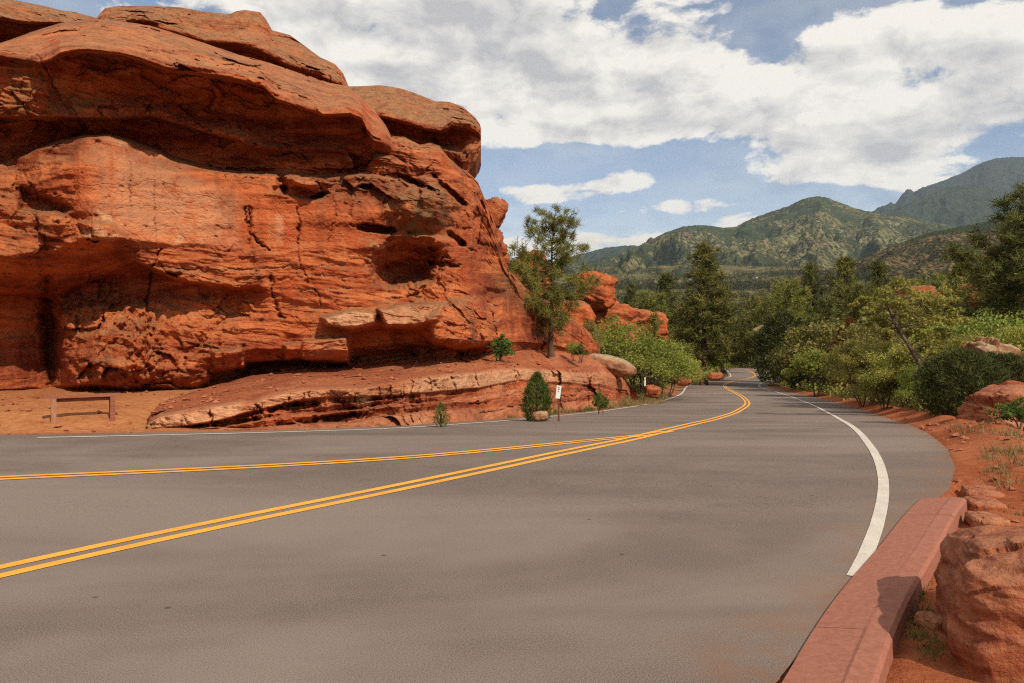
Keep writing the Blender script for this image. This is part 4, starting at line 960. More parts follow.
def juniper(seed, h, rad, n=7000, shape='cone', mat='juniper', L=.16, wd=.035, lumps=3.0):
    r = np.random.RandomState(seed); cr = Acc(); tk = Acc()
    tk.tube([(0, 0, -.1), (.02, 0, h * .3), (0, .02, h * .85)], [.05 * h ** .7, .035 * h ** .7, .01], 7)
    for k in range(9):
        a = r.rand() * 6.3; z = h * r.uniform(.08, .6); q = rad * .6
        tk.tube([(0, 0, z), (math.cos(a) * q * .5, math.sin(a) * q * .5, z + h * .10), (math.cos(a) * q, math.sin(a) * q, z + h * .24)], [.02, .014, .006], 5)
    t = r.rand(n) ** (.85 if shape == 'cone' else .8); a = r.rand(n) * 2 * np.pi
    if shape == 'cone': w = (1 - t) ** .7 * (.55 + .45 * np.minimum(1, t / .12))
    elif shape == 'column': w = np.minimum(.55 + 1.6 * t, 1) * np.clip(1 - t ** 2.2, 0, 1) ** .7
    else: w = np.sqrt(np.clip(1 - (2 * t - .9) ** 2 / 1.25, 0, 1))
    dv = np.column_stack([np.cos(a), np.sin(a), t * h / rad])
    lump = 1 + .62 * fbm(dv * lumps * .5 + seed, 3) + .30 * fbm(dv * lumps * 1.6 + seed, 2)
    rr = rad * w * lump * (.35 + .65 * r.rand(n) ** .35) * np.where(r.rand(n) < .10, r.uniform(1.0, 1.35, n), 1)
    C = np.column_stack([np.cos(a) * rr, np.sin(a) * rr, .04 * h + t * h * .96 * (1 + .06 * fbm(dv * 2 + 5, 2))])
    hole = fbm(C / rad * 2.2 + seed * 1.3, 3); C = C[hole > -.36]; a = a[hole > -.36]; n = len(C)
    Dn = rdir(r, n) * .7 + np.column_stack([np.cos(a), np.sin(a), 0 * a]) * .5 + np.array([0, 0, .6]); Dn /= np.linalg.norm(Dn, axis=1)[:, None]
    blades(cr, C, Dn, L * r.uniform(.5, 1.3, n), wd * r.uniform(.7, 1.4, n), r)
    return tk.mesh('trunk', M['bark']), cr.mesh('crown', M[mat], False), h

def broadleaf(seed, h, rad, ncl=60, nl=130, ls=.09, mat='oak', stems=4, low=.15, lean=(0, 0), cr_=.30, flat=.8, fork=.3, tw=1.0):
    r = np.random.RandomState(seed); tk = Acc(); cr = Acc(); C = []
    ax = np.array([lean[0], lean[1], 0.]) * h
    sroots = []
    for k in range(stems):
        a = 2 * np.pi * k / stems + r.rand(); sp_ = rad * (.42 if stems > 1 else .08)
        e = np.array([math.cos(a) * sp_, math.sin(a) * sp_, 0]) + ax * .75 + np.array([0, 0, h * r.uniform(.55, .75)])
        b = np.array([math.cos(a) * .08 * stems ** .5 * (stems > 1), math.sin(a) * .08 * (stems > 1), -.1])
        m1 = b * .6 + e * .4 + r.normal(size=3) * .05 * h * np.array([1, 1, .4]); m2 = b * .3 + e * .7 + r.normal(size=3) * .05 * h * np.array([1, 1, .4])
        P = chaikin([b, m1, m2, e], 2); w0 = tw * (.02 * h + .015) / stems ** .4
        tk.tube(P, np.linspace(w0, w0 * .4, len(P)), 7); sroots.append((P, w0))
    for k in range(ncl):
        v = rdir(r, 1)[0]; v[2] = abs(v[2]) * 1.15 - .25; q = r.rand() ** .45
        zc = h * (low + (1 - low) * .5); c = v * np.array([rad, rad, h * (1 - low) * .5 * 1.05]) * q * (1 + .35 * fbm(v[None] * 1.6 + seed, 2)[0]) + np.array([0, 0, zc]) + ax * ((v[2] * q + 1) / 2 * .9 + .1)
        if c[2] < max(h * low * .6, .05 * h): c[2] = h * r.uniform(.06, .2)
        P, w0 = sroots[k % stems]; j = int(len(P) * r.uniform(.35, .98)); s = P[min(j, len(P) - 1)]
        mid = (s + c) / 2 + np.array([0, 0, .05 * h]); tk.tube(chaikin([s, mid, c], 1), np.linspace(w0 * .35, w0 * .10, 4), 5)
        n = int(nl * r.uniform(.5, 1.4)); rad_c = cr_ * rad * r.uniform(.6, 1.25)
        p = rdir(r, n) * (r.rand(n) ** .5)[:, None] * rad_c * np.array([1.15, 1.15, flat]); C.append(c + p)
    C = np.concatenate(C); leaves(cr, C, ls, r)
    return tk.mesh('trunk', M['greybark']), cr.mesh('crown', M[mat], False), h

def place(kind, name, label, cat, px, top, Y, group=None, rz=0, wide=1.0, base=None, src=None):
    """stand a plant on the ground at picture column px, as tall as the photograph shows it"""
    trunk, crown, h0 = kind
    x = (px - CX) / F * Y; zb = gz(x, Y) - .04 if base is None else base
    need = EYE - (top - HY) / F * Y - zb; s = max(.05, need / h0)
    o = thing(name, label, cat, (x, Y, zb), group, rz); o.scale = (s * wide, s * wide, s)
    link('trunk', trunk, o); link('crown', crown, o)
    return o

hero = conifer(5, 4.8, 1.5, .20, 'pine', 74, .22, .25, 52, .020, 'needle', .01, .3)
tallp = conifer(8, 13.5, 3.1, .20, 'spire', 120, .50, .56, 24, .08, 'needle', .0, .25)
pineA = conifer(12, 12, 3.3, .10, 'spire', 110, .62, .62, 22, .10, 'needle_dark', .0, .15)
pineB = conifer(15, 11, 3.2, .12, 'pine', 95, .62, .66, 22, .10, 'needle', .01, .2)
pineC = conifer(19, 12, 3.0, .12, 'spire', 110, .60, .62, 22, .10, 'needle', -.01, .2)
bigR = conifer(23, 8.6, 2.3, .12, 'pine', 115, .32, .38, 40, .040, 'needle_dark', -.01, .2)
smallB = broadleaf(57, .9, .42, 46, 80, .045, 'shrub', 4, .0, cr_=.28)
junC = juniper(31, 4.2, 1.0, 7000, 'cone', 'juniper', .26, .06)
junR = juniper(33, 5.5, 2.2, 9000, 'round', 'juniper', .34, .08)
junS = juniper(35, .95, .40, 3600, 'cone', 'shrub', .10, .016, 6.0)
junT = juniper(36, .95, .42, 3800, 'column', 'shrub', .11, .018, 6.0)
junN = juniper(37, 1.9, 1.0, 15000, 'round', 'juniper', .16, .026, 5.0)
rustC = juniper(39, 4.6, 1.1, 6000, 'column', 'rust', .30, .07)
oakA = broadleaf(41, 2.6, 1.9, 125, 170, .062, 'oak', 6, .0, cr_=.20)
oakB = broadleaf(43, 2.4, 1.8, 120, 170, .062, 'olive', 6, .0, cr_=.20)
brtA = broadleaf(45, 2.2, 1.7, 120, 190, .055, 'bright', 6, .0, cr_=.20)
oliF = broadleaf(47, 6.0, 3.6, 70, 130, .24, 'olive', 4)
brtF = broadleaf(49, 4.5, 2.8, 70, 130, .20, 'bright', 4)
def leaning_tree():
    """dark trunk leaning to the left; the crown hangs round its upper half and to the right of it"""
    r = np.random.RandomState(53); tk = Acc(); cr = Acc(); k = 23.2 / F; C = []
    tr_ = chaikin([np.array([(x - 945) * k, d, (413 - y) * k]) for x, y, d in [(945, 416, 0), (934, 388, .05), (921, 362, .0), (908, 341, -.05), (898, 325, 0), (892, 308, .05), (888, 296, 0)]], 2)
    tk.tube(tr_, np.array([.085, .07, .06, .05, .035, .015]), 9)
    for x, y, d, q in [(884, 298, 0, 11), (897, 291, .3, 11), (872, 312, -.2, 9), (914, 296, -.2, 11), (932, 300, .2, 11), (948, 305, 0, 10), (905, 311, .4, 10), (885, 322, .2, 8), (922, 314, -.4, 10), (941, 320, .3, 10), (958, 316, -.2, 8),
                       (912, 330, .3, 9), (930, 334, -.2, 9), (948, 336, .2, 9), (880, 334, -.3, 7), (938, 350, 0, 9), (956, 346, .3, 8), (866, 300, .2, 7), (925, 349, .3, 7), (893, 306, -.4, 9), (908, 288, 0, 8), (946, 364, .2, 8), (933, 371, -.3, 7)]:
        c = np.array([(x - 945) * k, d, (413 - y) * k]); j = np.argmin(np.abs(tr_[:, 2] - c[2] + .35)); s = tr_[j]
        tk.tube(chaikin([s, (s + c) / 2 + [0, 0, .08], c], 1), [.022, .006], 5)
        for _ in range(5):
            cc = c + r.normal(size=3) * q * k * np.array([.62, .8, .42]); n = r.randint(60, 130)
            C.append(cc + rdir(r, n) * (r.rand(n) ** .5)[:, None] * q * k * r.uniform(.4, .75) * np.array([1.2, 1.2, .7]))
    leaves(cr, np.concatenate(C), .075, r)
    return tk.mesh('trunk', M['greybark']), cr.mesh('crown', M['oak'], False), (413 - 287) * k
leanT = leaning_tree()

place(hero, 'pine_tree', 'single pine with open rounded tufts standing on the red ledge beside the outcrop', 'tree', 551, 223, 31.5, rz=.6, base=.55)
place(tallp, 'pine_tree', 'tallest pine at the left verge near the road bend, bare trunk below', 'tree', 704, 245, 80, rz=1.2, wide=1.3)
place(pineA, 'pine_tree', 'dark conical pine just left of the tallest roadside pine', 'tree', 667, 274, 98, rz=.3)
place(pineA, 'pine_tree', 'small dark pine right of the hat-shaped red rock', 'tree', 632, 284, 108, rz=2.3, wide=.9)
place(pineB, 'pine_tree', 'shaggy pine behind the low red rock shelf at left', 'tree', 650, 297, 90, rz=4.1)
place(conifer(61, 3.5, .55, .1, 'spire', 50, .26, .22, 20, .04, 'needle', 0, .3), 'young_pine', 'thin young pine in front of the low red rock shelf', 'tree', 655, 314, 52, rz=1)
place(pineB, 'pine_tree', 'wide dark pine at the left end of the right-hand stand', 'tree', 787, 287, 78, rz=.4, wide=1.0)
place(pineA, 'pine_tree', 'pointed pine second from left in the right-hand stand', 'tree', 812, 264, 84, rz=1.7, wide=.8)
place(pineC, 'pine_tree', 'highest pine of the right-hand stand beyond the road', 'tree', 843, 259, 81, rz=2.9)
place(pineB, 'pine_tree', 'bushy pine just right of the highest pine in the stand', 'tree', 861, 291, 74, rz=5.0)
place(pineA, 'pine_tree', 'pointed pine behind the yellow-green leaning tree', 'tree', 877, 262, 86, rz=4.0, wide=.8)
place(pineC, 'pine_tree', 'pine at the right end of the stand above the leaning tree', 'tree', 897, 281, 80, rz=.9)
place(pineA, 'pine_tree', 'lower dark pine in front of the highest pine', 'tree', 826, 298, 68, rz=3.3)
place(pineB, 'pine_tree', 'dark pine left of the red rock face at right', 'tree', 938, 282, 58, rz=2.0)
place(pineC, 'pine_tree', 'dark pine rising above the red rock face at right', 'tree', 962, 262, 50, rz=1.0)
place(pineB, 'pine_tree', 'shadowy pine under the large pine at the right edge', 'tree', 1006, 262, 40, rz=.2)
place(bigR, 'pine_tree', 'large dark pine at the right edge of the picture', 'tree', 1032, 204, 30, rz=2.2, wide=1.15)
place(junR, 'juniper', 'rounded dark juniper at the inside of the road bend', 'tree', 784, 314, 76, rz=.5)
place(junC, 'juniper', 'narrow pointed dark juniper at the verge of the road bend', 'tree', 799, 338, 66, rz=1.5, wide=.9)
place(rustC, 'juniper', 'rust-brown column-shaped conifer left of the tallest pine', 'tree', 681, 333, 86, rz=1.5)
place(rustC, 'juniper', 'rust-brown conifer in front of the right-hand pine stand', 'tree', 848, 321, 60, rz=3.5)
place(junN, 'juniper', 'dark juniper bush left of the red boulder pile', 'bush', 962, 352, 16.8, rz=.4)
place(junN, 'juniper', 'dark juniper covering the tall tan boulder', 'bush', 1000, 356, 19.5, rz=2.4, wide=1.1)
place(leanT, 'leaning_tree', 'yellow-green tree with a dark trunk leaning left above the bushes', 'tree', 945, 287, 23.2, rz=0)
place(oakA, 'oak_bush', 'broad yellow-green oak bush at the right verge, nearest the bend', 'bush', 866, 338, 34, rz=.3, wide=.85)
place(oakB, 'oak_bush', 'olive oak bush behind the broad yellow-green one', 'bush', 884, 326, 38, rz=1.3, wide=.9)
place(oakA, 'oak_bush', 'yellow-green oak bush under the leaning trunk', 'bush', 912, 342, 27, rz=2.3)
place(brtA, 'oak_bush', 'leafy light green bush right of the leaning trunk at the verge', 'bush', 930, 362, 23.5, rz=3.3, wide=.8)
place(oakB, 'oak_bush', 'low olive bush at the verge between oak bushes', 'bush', 884, 368, 28, rz=4.3)
place(oakA, 'oak_bush', 'yellowish bush beside the bright green crown at right', 'bush', 958, 330, 26, rz=5.3)
place(brtA, 'leafy_bush', 'bright green bush above the tall tan boulder', 'bush', 983, 311, 29, rz=.9)
place(oakA, 'leafy_bush', 'green bush at the right edge below the large pine', 'bush', 1022, 322, 26, rz=1.9)
place(brtF, 'leafy_bush', 'small bright bush between the narrow juniper and oak bushes', 'bush', 816, 350, 54, rz=.2)
place(oliF, 'leafy_tree', 'olive leafy tree behind the leaning tree', 'tree', 915, 296, 44, rz=.2)
place(oliF, 'leafy_tree', 'olive leafy tree between the narrow juniper and the pines', 'tree', 815, 322, 64, rz=2.2, wide=.9)
place(brtF, 'leafy_bush', 'light green bush right of the tallest pine trunk', 'bush', 722, 350, 92, rz=2.2, wide=.8)
place(oliF, 'leafy_tree', 'green leafy tree behind the tallest pine, left of its trunk', 'tree', 692, 330, 100, rz=4.2)
place(oliF, 'leafy_tree', 'leafy tree at the end of the road beyond the bend', 'tree', 744, 330, 165, rz=1.2)
place(junR, 'juniper', 'dark rounded juniper at the end of the road', 'tree', 727, 322, 172, rz=1.2)
place(pineB, 'pine_tree', 'dark pine at the end of the road left of the pale arched rock', 'tree', 760, 300, 160, rz=1.9)
place(brtA, 'leafy_bush', 'bright green bush behind the long grey-topped boulder', 'bush', 604, 317, 44, rz=.3, wide=1.0)
place(brtA, 'leafy_bush', 'large light green bush right of the long boulder at the verge', 'bush', 642, 337, 48, rz=1.9, wide=1.15)
place(oakA, 'leafy_bush', 'green bush at the right end of the left verge bushes', 'bush', 666, 349, 54, rz=2.9)
place(oakB, 'leafy_bush', 'olive bush directly behind the pine on the ledge', 'bush', 584, 322, 40, rz=3.9, wide=.8, base=.0)
place(oakA, 'leafy_bush', 'tawny green bush at the foot of the ledge pine', 'bush', 573, 341, 33.5, rz=4.9, wide=.6, base=.35)
place(smallB, 'shrub', 'small rounded green shrub right of the pine trunk on the ledge', 'shrub', 580, 344, 32.5, rz=.9, base=.35)
place(broadleaf(59, 1.0, .34, 60, 70, .050, 'shrub', 3, .0, cr_=.30), 'shrub', 'dark green upright shrub at the foot of the outcrop wall', 'shrub', 502, 333, 24.5, rz=.4, base=.40, wide=1.0)
place(juniper(40, .95, .42, 5200, 'column', 'shrub', .10, .018, 7.0), 'shrub', 'upright green shrub at the road edge left of the small sign', 'shrub', 537, 375, 19.3, rz=1.4, wide=.66)
place(smallB, 'shrub', 'little green shrub growing before the striped ledge right of the sign', 'shrub', 600, 391, 26, rz=2.4, wide=.62)
place(juniper(38, .6, .2, 420, 'column', 'shrub', .10, .016, 6.0), 'shrub', 'tiny green sprig growing from the ledge base at the road edge', 'shrub', 441, 404, 15.4, rz=2.0, wide=.8)
place(smallB, 'shrub', 'low green plant growing against the boulder pile at the right edge', 'shrub', 1019, 398, 11.8, rz=.4, wide=1.3)
dt = thing('dead_tree', 'bare grey snags standing on the red rock behind the outcrop', 'dead tree', W(520, 250, 39))
a = Acc(); r_ = np.random.RandomState(4)
for x, h in [(-.28, .45), (-.16, .75), (.10, .62), (.30, .52), (-.40, .3)]:
    P = np.array([(x, .0, -.3), (x + .02, .02, h * .5), (x + r_.uniform(-.05, .05), 0, h)]); a.tube(chaikin(P, 1), np.linspace(.025, .008, 4), 5)
    for k in range(5):
        z = h * r_.uniform(.35, .9); s_ = r_.choice([-1, 1]); a.tube([(x, 0, z), (x + s_ * .07, .02, z + .06), (x + s_ * .13, 0, z + .13)], [.010, .007, .004], 4)
link('trunk', a.mesh('trunk', M['greybark']), dt)

# undergrowth along both verges, grass tufts (uncountable)
rv_ = np.random.RandomState(21)
def scatter(n, x0, x1, y0, y1, keep):
    q = np.column_stack([rv_.uniform(x0, x1, n), rv_.uniform(y0, y1, n)]); a_, b_, c_ = road_dist(q)
    m = keep(q, a_, b_, c_); q = q[m]; return np.column_stack([q, ground_z(q[:, 0], q[:, 1])[0]])
for mat, seed, nn in (('oak', 5, 520), ('olive', 6, 600), ('shrub', 7, 200)):
    Q = np.vstack([scatter(nn * 5, 6, 50, 17, 75, lambda q, a, b, c: ~c & (b < a) & (b > .9) & (b < 11) & (rv_.rand(len(q)) < .75 / (1 + q[:, 1] / 50))),
                   scatter(nn * 2, 4, 22, 34, 95, lambda q, a, b, c: ~c & (a < b) & (a > 2.0) & (a < 9)),
                   scatter(nn * 2, 6, 60, 90, 200, lambda q, a, b, c: ~c & (np.minimum(a, b) > 1.5))])
    A_ = Acc(); r_ = np.random.RandomState(seed); C = []; sz = []
    for x, y, z in Q:
        n = int(70); s = r_.uniform(.24, .62) * (1 + y / 80)
        C.append(np.array([x, y, z + s * .35]) + rdir(r_, n) * (r_.rand(n) ** .5)[:, None] * s * np.array([1.1, 1.1, .75])); sz.append(np.full(n, .06 + y * .0022))
    C = np.concatenate(C); leaves(A_, C, np.concatenate(sz)[:, None], r_)
    structure(link('undergrowth', A_.mesh('undergrowth', M[mat], False)), 'stuff')
def grass(name, Q, mat, h, nb, seed, spread):
    r_ = np.random.RandomState(seed); A_ = Acc(); C, Dn, L, Wd = [], [], [], []
    for x, y, z in Q:
        n = int(nb * r_.uniform(.5, 1.4)); d = np.column_stack([r_.normal(0, .38, n), r_.normal(0, .38, n), np.ones(n)])
        C.append(np.array([x, y, z - .02]) + np.column_stack([r_.normal(0, spread, n), r_.normal(0, spread, n), np.zeros(n)])); Dn.append(d / np.linalg.norm(d, axis=1)[:, None])
        L.append(h * r_.uniform(.4, 1.2, n)); Wd.append(np.full(n, .006 + .0006 * y))
    blades(A_, np.concatenate(C), np.concatenate(Dn), np.concatenate(L), np.concatenate(Wd), r_)
    structure(link(name, A_.mesh(name, M[mat], False)), 'stuff')
def on_px(pts, dz=0):
    out = []
    for x, y, n, sx, sy in pts:
        for _ in range(n):
            out.append(ground_at(x + rv_.normal(0, sx), y + rv_.normal(0, sy)))
    out = np.array(out); return np.column_stack([out, ground_z(out[:, 0], out[:, 1])[0]])
grass('dry_grass', on_px([(637, 401, 70, 12, 1.6), (622, 404, 40, 9, 1.4), (655, 396, 40, 7, 1.2)]), 'drygrass', .50, 34, 31, .09)
grass('green_grass', np.vstack([scatter(5200, -3.5, 12, 13.5, 40, lambda q, a, b, c: ~c & (a < b) & (a < .42) & (fbm(np.column_stack([q * .55, 0 * q[:, :1]]), 2) > -.05)),
                                scatter(900, 7, 13, 9, 16, lambda q, a, b, c: ~c & (b > 2.6) & (fbm(np.column_stack([q * .7, 0 * q[:, :1]]), 2) > .12))]), 'greengrass', .17, 26, 32, .05)
grass('dry_grass', scatter(2600, -1, 14, 18, 56, lambda q, a, b, c: ~c & (a < b) & (a < np.where(q[:, 1] > 34, 1.9, .5)) & (fbm(np.column_stack([q * .4, 0 * q[:, :1] + 4]), 2) > -.08)), 'drygrass', .30, 30, 35, .07)
grass('verge_weeds', scatter(1500, 5, 14, 8, 15, lambda q, a, b, c: ~c & (b < a) & (b > .35) & (fbm(np.column_stack([q * .8, 0 * q[:, :1] + 8]), 3) > .06)), 'drygrass', .16, 20, 38, .06)
grass('dry_verge_grass', scatter(900, 6, 40, 17, 70, lambda q, a, b, c: ~c & (b < a) & (b > .9) & (b < 2.6) & (rv_.rand(len(q)) < .8)), 'drygrass', .30, 26, 33, .1)
Q = []
for x, y, n in [(912, 596, 10), (918, 618, 12), (920, 640, 10), (925, 580, 6), (915, 560, 5), (934, 660, 10), (922, 540, 4), (1000, 470, 5), (985, 482, 5), (1014, 455, 6)]:
    for _ in range(n):
        g = ground_at(x + rv_.normal(0, 6), y + rv_.normal(0, 6), -.05); Q.append(g)
Q = np.array(Q); Q = np.column_stack([Q, ground_z(Q[:, 0], Q[:, 1])[0]])
Q = np.vstack([Q, scatter(600, 2.2, 8, 4, 13, lambda q, a, b, c: ~c & (b < a) & (b > .25) & (fbm(np.column_stack([q * 1.1, 0 * q[:, :1]]), 2) > .10))])
grass('weeds', Q, 'greengrass', .085, 12, 34, .03)

# the woods beyond, which read as one mass, and the scrub of the valley
def forest(name, Q, hts, mat, seed, nbl, kindmix=.6):
    r_ = np.random.RandomState(seed); A_ = Acc(); C, Dn, L, Wd = [], [], [], []
    for (x, y, z), h in zip(Q, hts):
        n = nbl; t = r_.rand(n) ** .9; a_ = r_.rand(n) * 6.283
        if r_.rand() < kindmix: w = .27 * h * (1.05 - t) ** .8
        else: w = .42 * h * np.sqrt(np.clip(1 - (2 * t - 1) ** 2, .02, 1))
        w = w * (.45 + .6 * r_.rand(n)) * (1 + .4 * np.sin(3 * a_ + t * 9 + x))
        C.append(np.column_stack([x + np.cos(a_) * w, y + np.sin(a_) * w, z + t * h])); d = np.column_stack([np.cos(a_), np.sin(a_), .5 + 0 * a_]) + r_.normal(0, .5, (n, 3))
        Dn.append(d / np.linalg.norm(d, axis=1)[:, None]); L.append(np.full(n, h * .20)); Wd.append(np.full(n, h * .10))
    blades(A_, np.concatenate(C), np.concatenate(Dn), np.concatenate(L), np.concatenate(Wd), r_)
    structure(link(name, A_.mesh(name, M[mat], False)), 'stuff')
def polar(n, p0, p1, r0, r1, pw=1.0):
    u = np.exp(rv_.uniform(math.log(r0), math.log(r1), n)) if pw == 0 else r0 + (r1 - r0) * rv_.rand(n) ** pw
    a_ = np.arctan((rv_.uniform(p0, p1, n) - CX) / F); x, y = u * np.sin(a_), u * np.cos(a_)
    return np.column_stack([x, y, ground_z(x, y)[0]])
Q = polar(520, 560, 1240, 95, 330, 0); da, db, dc = road_dist(Q[:, :2]); Q = Q[~dc & (np.minimum(da, db) > 4)]
pxs = CX + F * Q[:, 0] / Q[:, 1]; Q = Q[~((pxs > 712) & (pxs < 790) & (Q[:, 1] < 175))]
forest('woodland', Q[::2], rv_.uniform(4, 9, len(Q[::2])), 'needle_dark', 41, 300, .7)
forest('woodland', Q[1::2], rv_.uniform(3, 6, len(Q[1::2])), 'olive', 42, 300, .2)
Q = polar(5200, 520, 1240, 330, 1500, 0); m_ = fbm(np.column_stack([Q[:, :1] / 60, Q[:, 1:2] / 200, 0 * Q[:, :1]]), 3) > -.15; Q = Q[m_]
forest('valley_scrub', Q, rv_.uniform(3.5, 9, len(Q)), 'farwood', 43, 48, .4)
Q = polar(9000, 540, 1200, 1100, 2900); m_ = fbm(np.column_stack([Q[:, :1] / 160, Q[:, 1:2] / 420, 0 * Q[:, :1]]), 3) > -.12; Q = Q[m_]
forest('valley_scrub', Q, rv_.uniform(7, 15, len(Q)), 'farwood', 44, 26, .4)

# small pale houses in the valley
for i, (hx, r, lab) in enumerate([(641, 1750, 'tiny pale house in the valley, farthest left of the houses'), (655, 1900, 'tiny pale house in the valley above the young pine'), (676, 1800, 'tiny pale house in the valley, left of the tallest pine top'),
                                  (690, 2000, 'tiny white house in the valley touching the tallest pine top'), (755, 1850, 'tiny white house below the main hill, right of the tallest pine'), (885, 900, 'small pale house roof above the right-hand pine stand')]):
    t_ = math.atan((hx - CX) / F); x, y = r * math.sin(t_), r * math.cos(t_)
    hs = thing('house', lab, 'house', (x, y, gz(x, y) - .5), 'small pale houses in the valley', rz=.5 * i)
    a = Acc(); a.box((0, 0, 2.4), (11, 7, 5.4)); link('wall', a.mesh('wall', M['wall'], False), hs)
    a = Acc(); v = np.array([(-6, -4.2, 5.0), (6, -4.2, 5.0), (6, 4.2, 5.0), (-6, 4.2, 5.0), (-6, 0, 7.4), (6, 0, 7.4)], float)
    a.add(v, [(0, 1, 5, 4), (2, 3, 4, 5), (0, 3, 2, 1)]); a.add(v, [(0, 4, 3), (1, 2, 5)]); link('roof', a.mesh('roof', M['roof'], False), hs)

# ================================================================== HILLS
def hill(name, ridge, base, Dn, Dr, mat, seed, amp, nscale, p0, p1, rows=110, step=1.0, prof=1.25, dtab=None):
    q = np.arange(p0, p1 + .1, step); yr = interp(ridge, q); yb_ = interp(base, q)
    yr = yr + 1.0 * fbm(np.column_stack([q / 3.1, 0 * q + seed + 7, 0 * q]), 3, .7) + 1.3 * fbm(np.column_stack([q / 17, 0 * q + seed, 0 * q]), 5, .6)
    dr = Dr * (1 + .10 * fbm(np.column_stack([q / 90, 0 * q + seed + 3, 0 * q]), 3)) if dtab is None else interp(dtab, q)
    t = np.linspace(0, 1, rows)[:, None]
    Dm = Dn + (dr - Dn)[None] * t
    zb = EYE - (yb_ - HY) / F * Dn; zr_ = EYE - (yr - HY) / F * dr
    Z = zb[None] + (zr_ - zb)[None] * t ** prof
    X = (q[None] - CX) / F * Dm
    P = np.stack([X, Dm, 0 * X], -1).reshape(-1, 3)
    ga = np.arctan2(P[:, 0], P[:, 1]) * Dr
    Pg = np.column_stack([ga / (nscale * .62), P[:, 1] / (nscale * 1.7), 0 * ga]); Pg = Pg + .5 * np.column_stack([fbm(P / nscale + seed, 3), fbm(P / nscale + seed + 5, 3), 0 * ga])
    n = 1.1 * ridged(Pg + seed, 5) + .5 * fbm(P / (nscale * .35) + seed, 4)
    env = (np.sin(np.pi * np.clip(t, 0, 1) ** .9) ** .8 * 1.0)
    Z = Z + amp * n.reshape(Z.shape) * env
    # far side falls away again
    bt = np.linspace(0, 1, 14)[1:, None]; Db = dr[None] + (dr - Dn)[None] * .8 * bt; Zb = zr_[None] - (zr_ - zb)[None] * bt ** 1.2 * 1.05
    Xb = (q[None] - CX) / F * Db
    Va = np.concatenate([np.stack([X, Dm, Z], -1), np.stack([Xb, Db, Zb], -1)]); nR = len(Va)
    PYv = HY - (Va[..., 2] - EYE) / Va[..., 1] * F; PXv = CX + Va[..., 0] / Va[..., 1] * F
    sunlit = np.zeros(PXv.shape)
    for ox, oy, rx_, ry_ in SUNLIT: sunlit = np.maximum(sunlit, np.exp(-((PXv - ox) / rx_) ** 2 - ((PYv - oy) / ry_) ** 2))
    sunlit = sunlit if name == 'hill' else sunlit * 0
    low = np.concatenate([1 - t * np.ones_like(X), 0 * Xb])
    structure(link(name, mesh_np(name, Va.reshape(-1, 3), [grid_faces(nR, len(q))], M[mat], True, {'low': low.ravel(), 'open': sunlit.ravel()})))  # open carries the painted sunlit patches into the hill colour
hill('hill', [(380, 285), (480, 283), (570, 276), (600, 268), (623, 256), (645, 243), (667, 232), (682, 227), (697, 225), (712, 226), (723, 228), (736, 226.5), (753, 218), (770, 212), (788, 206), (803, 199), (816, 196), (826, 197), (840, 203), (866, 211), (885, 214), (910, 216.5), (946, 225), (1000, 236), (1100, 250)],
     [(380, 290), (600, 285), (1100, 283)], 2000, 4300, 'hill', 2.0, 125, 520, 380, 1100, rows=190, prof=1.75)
hill('foothill', [(770, 292), (800, 281), (835, 270), (857, 262), (866, 256), (892, 246), (927, 233), (948, 229), (983, 222), (1024, 212), (1100, 205), (1300, 200)],
     [(770, 294), (850, 292), (1024, 292), (1300, 292)], 950, 1900, 'foothill', 5.0, 28, 200, 770, 1300, rows=120)
hill('far_ridge', [(380, 275), (520, 262), (560, 262), (580, 255), (592, 251), (606, 248), (620, 246), (634, 245), (650, 248), (690, 256), (740, 268)], [(380, 280), (740, 276)], 5500, 7600, 'ridge', 8.0, 90, 700, 380, 740, rows=90)
hill('far_hill', [(850, 236), (880, 220), (896, 209), (912, 202), (927, 196), (943, 189), (957, 185.5), (983, 185.5), (1005, 194), (1040, 200), (1120, 190), (1250, 200)], [(850, 262), (1250, 262)], 5200, 6600, 'ridge', 11.0, 170, 800, 850, 1250, rows=100)
hill('mountain', [(840, 226), (860, 219), (879, 211), (890, 206), (896, 203), (902, 195), (907, 189.5), (911, 189.5), (914, 192), (922, 187.5), (935, 184), (948, 179), (960, 174.5), (972, 167.5), (985, 161.5), (997, 158), (1009, 157), (1024, 157), (1060, 150), (1120, 160), (1250, 175)],
     [(840, 255), (1250, 255)], 7000, 8800, 'peak', 14.0, 260, 1000, 840, 1250, rows=110)

# ================================================================== AIR, SKY, SUN
if HAZE > 0:
    hm = bpy.data.materials.new('haze_air'); hm.use_nodes = True; nt = hm.node_tree; nt.nodes.clear()
    vo = nt.nodes.new('ShaderNodeVolumePrincipled'); vo.inputs['Color'].default_value = (.68, .83, 1, 1); vo.inputs['Density'].default_value = HAZE; vo.inputs['Anisotropy'].default_value = .1
    oo = nt.nodes.new('ShaderNodeOutputMaterial'); nt.links.new(vo.outputs[0], oo.inputs['Volume'])
    a = Acc(); a.box((0, 0, (2350 - 30) / 2), (31000, 31000, 2350 + 30)); structure(link('haze', a.mesh('haze', hm, False)), 'stuff')

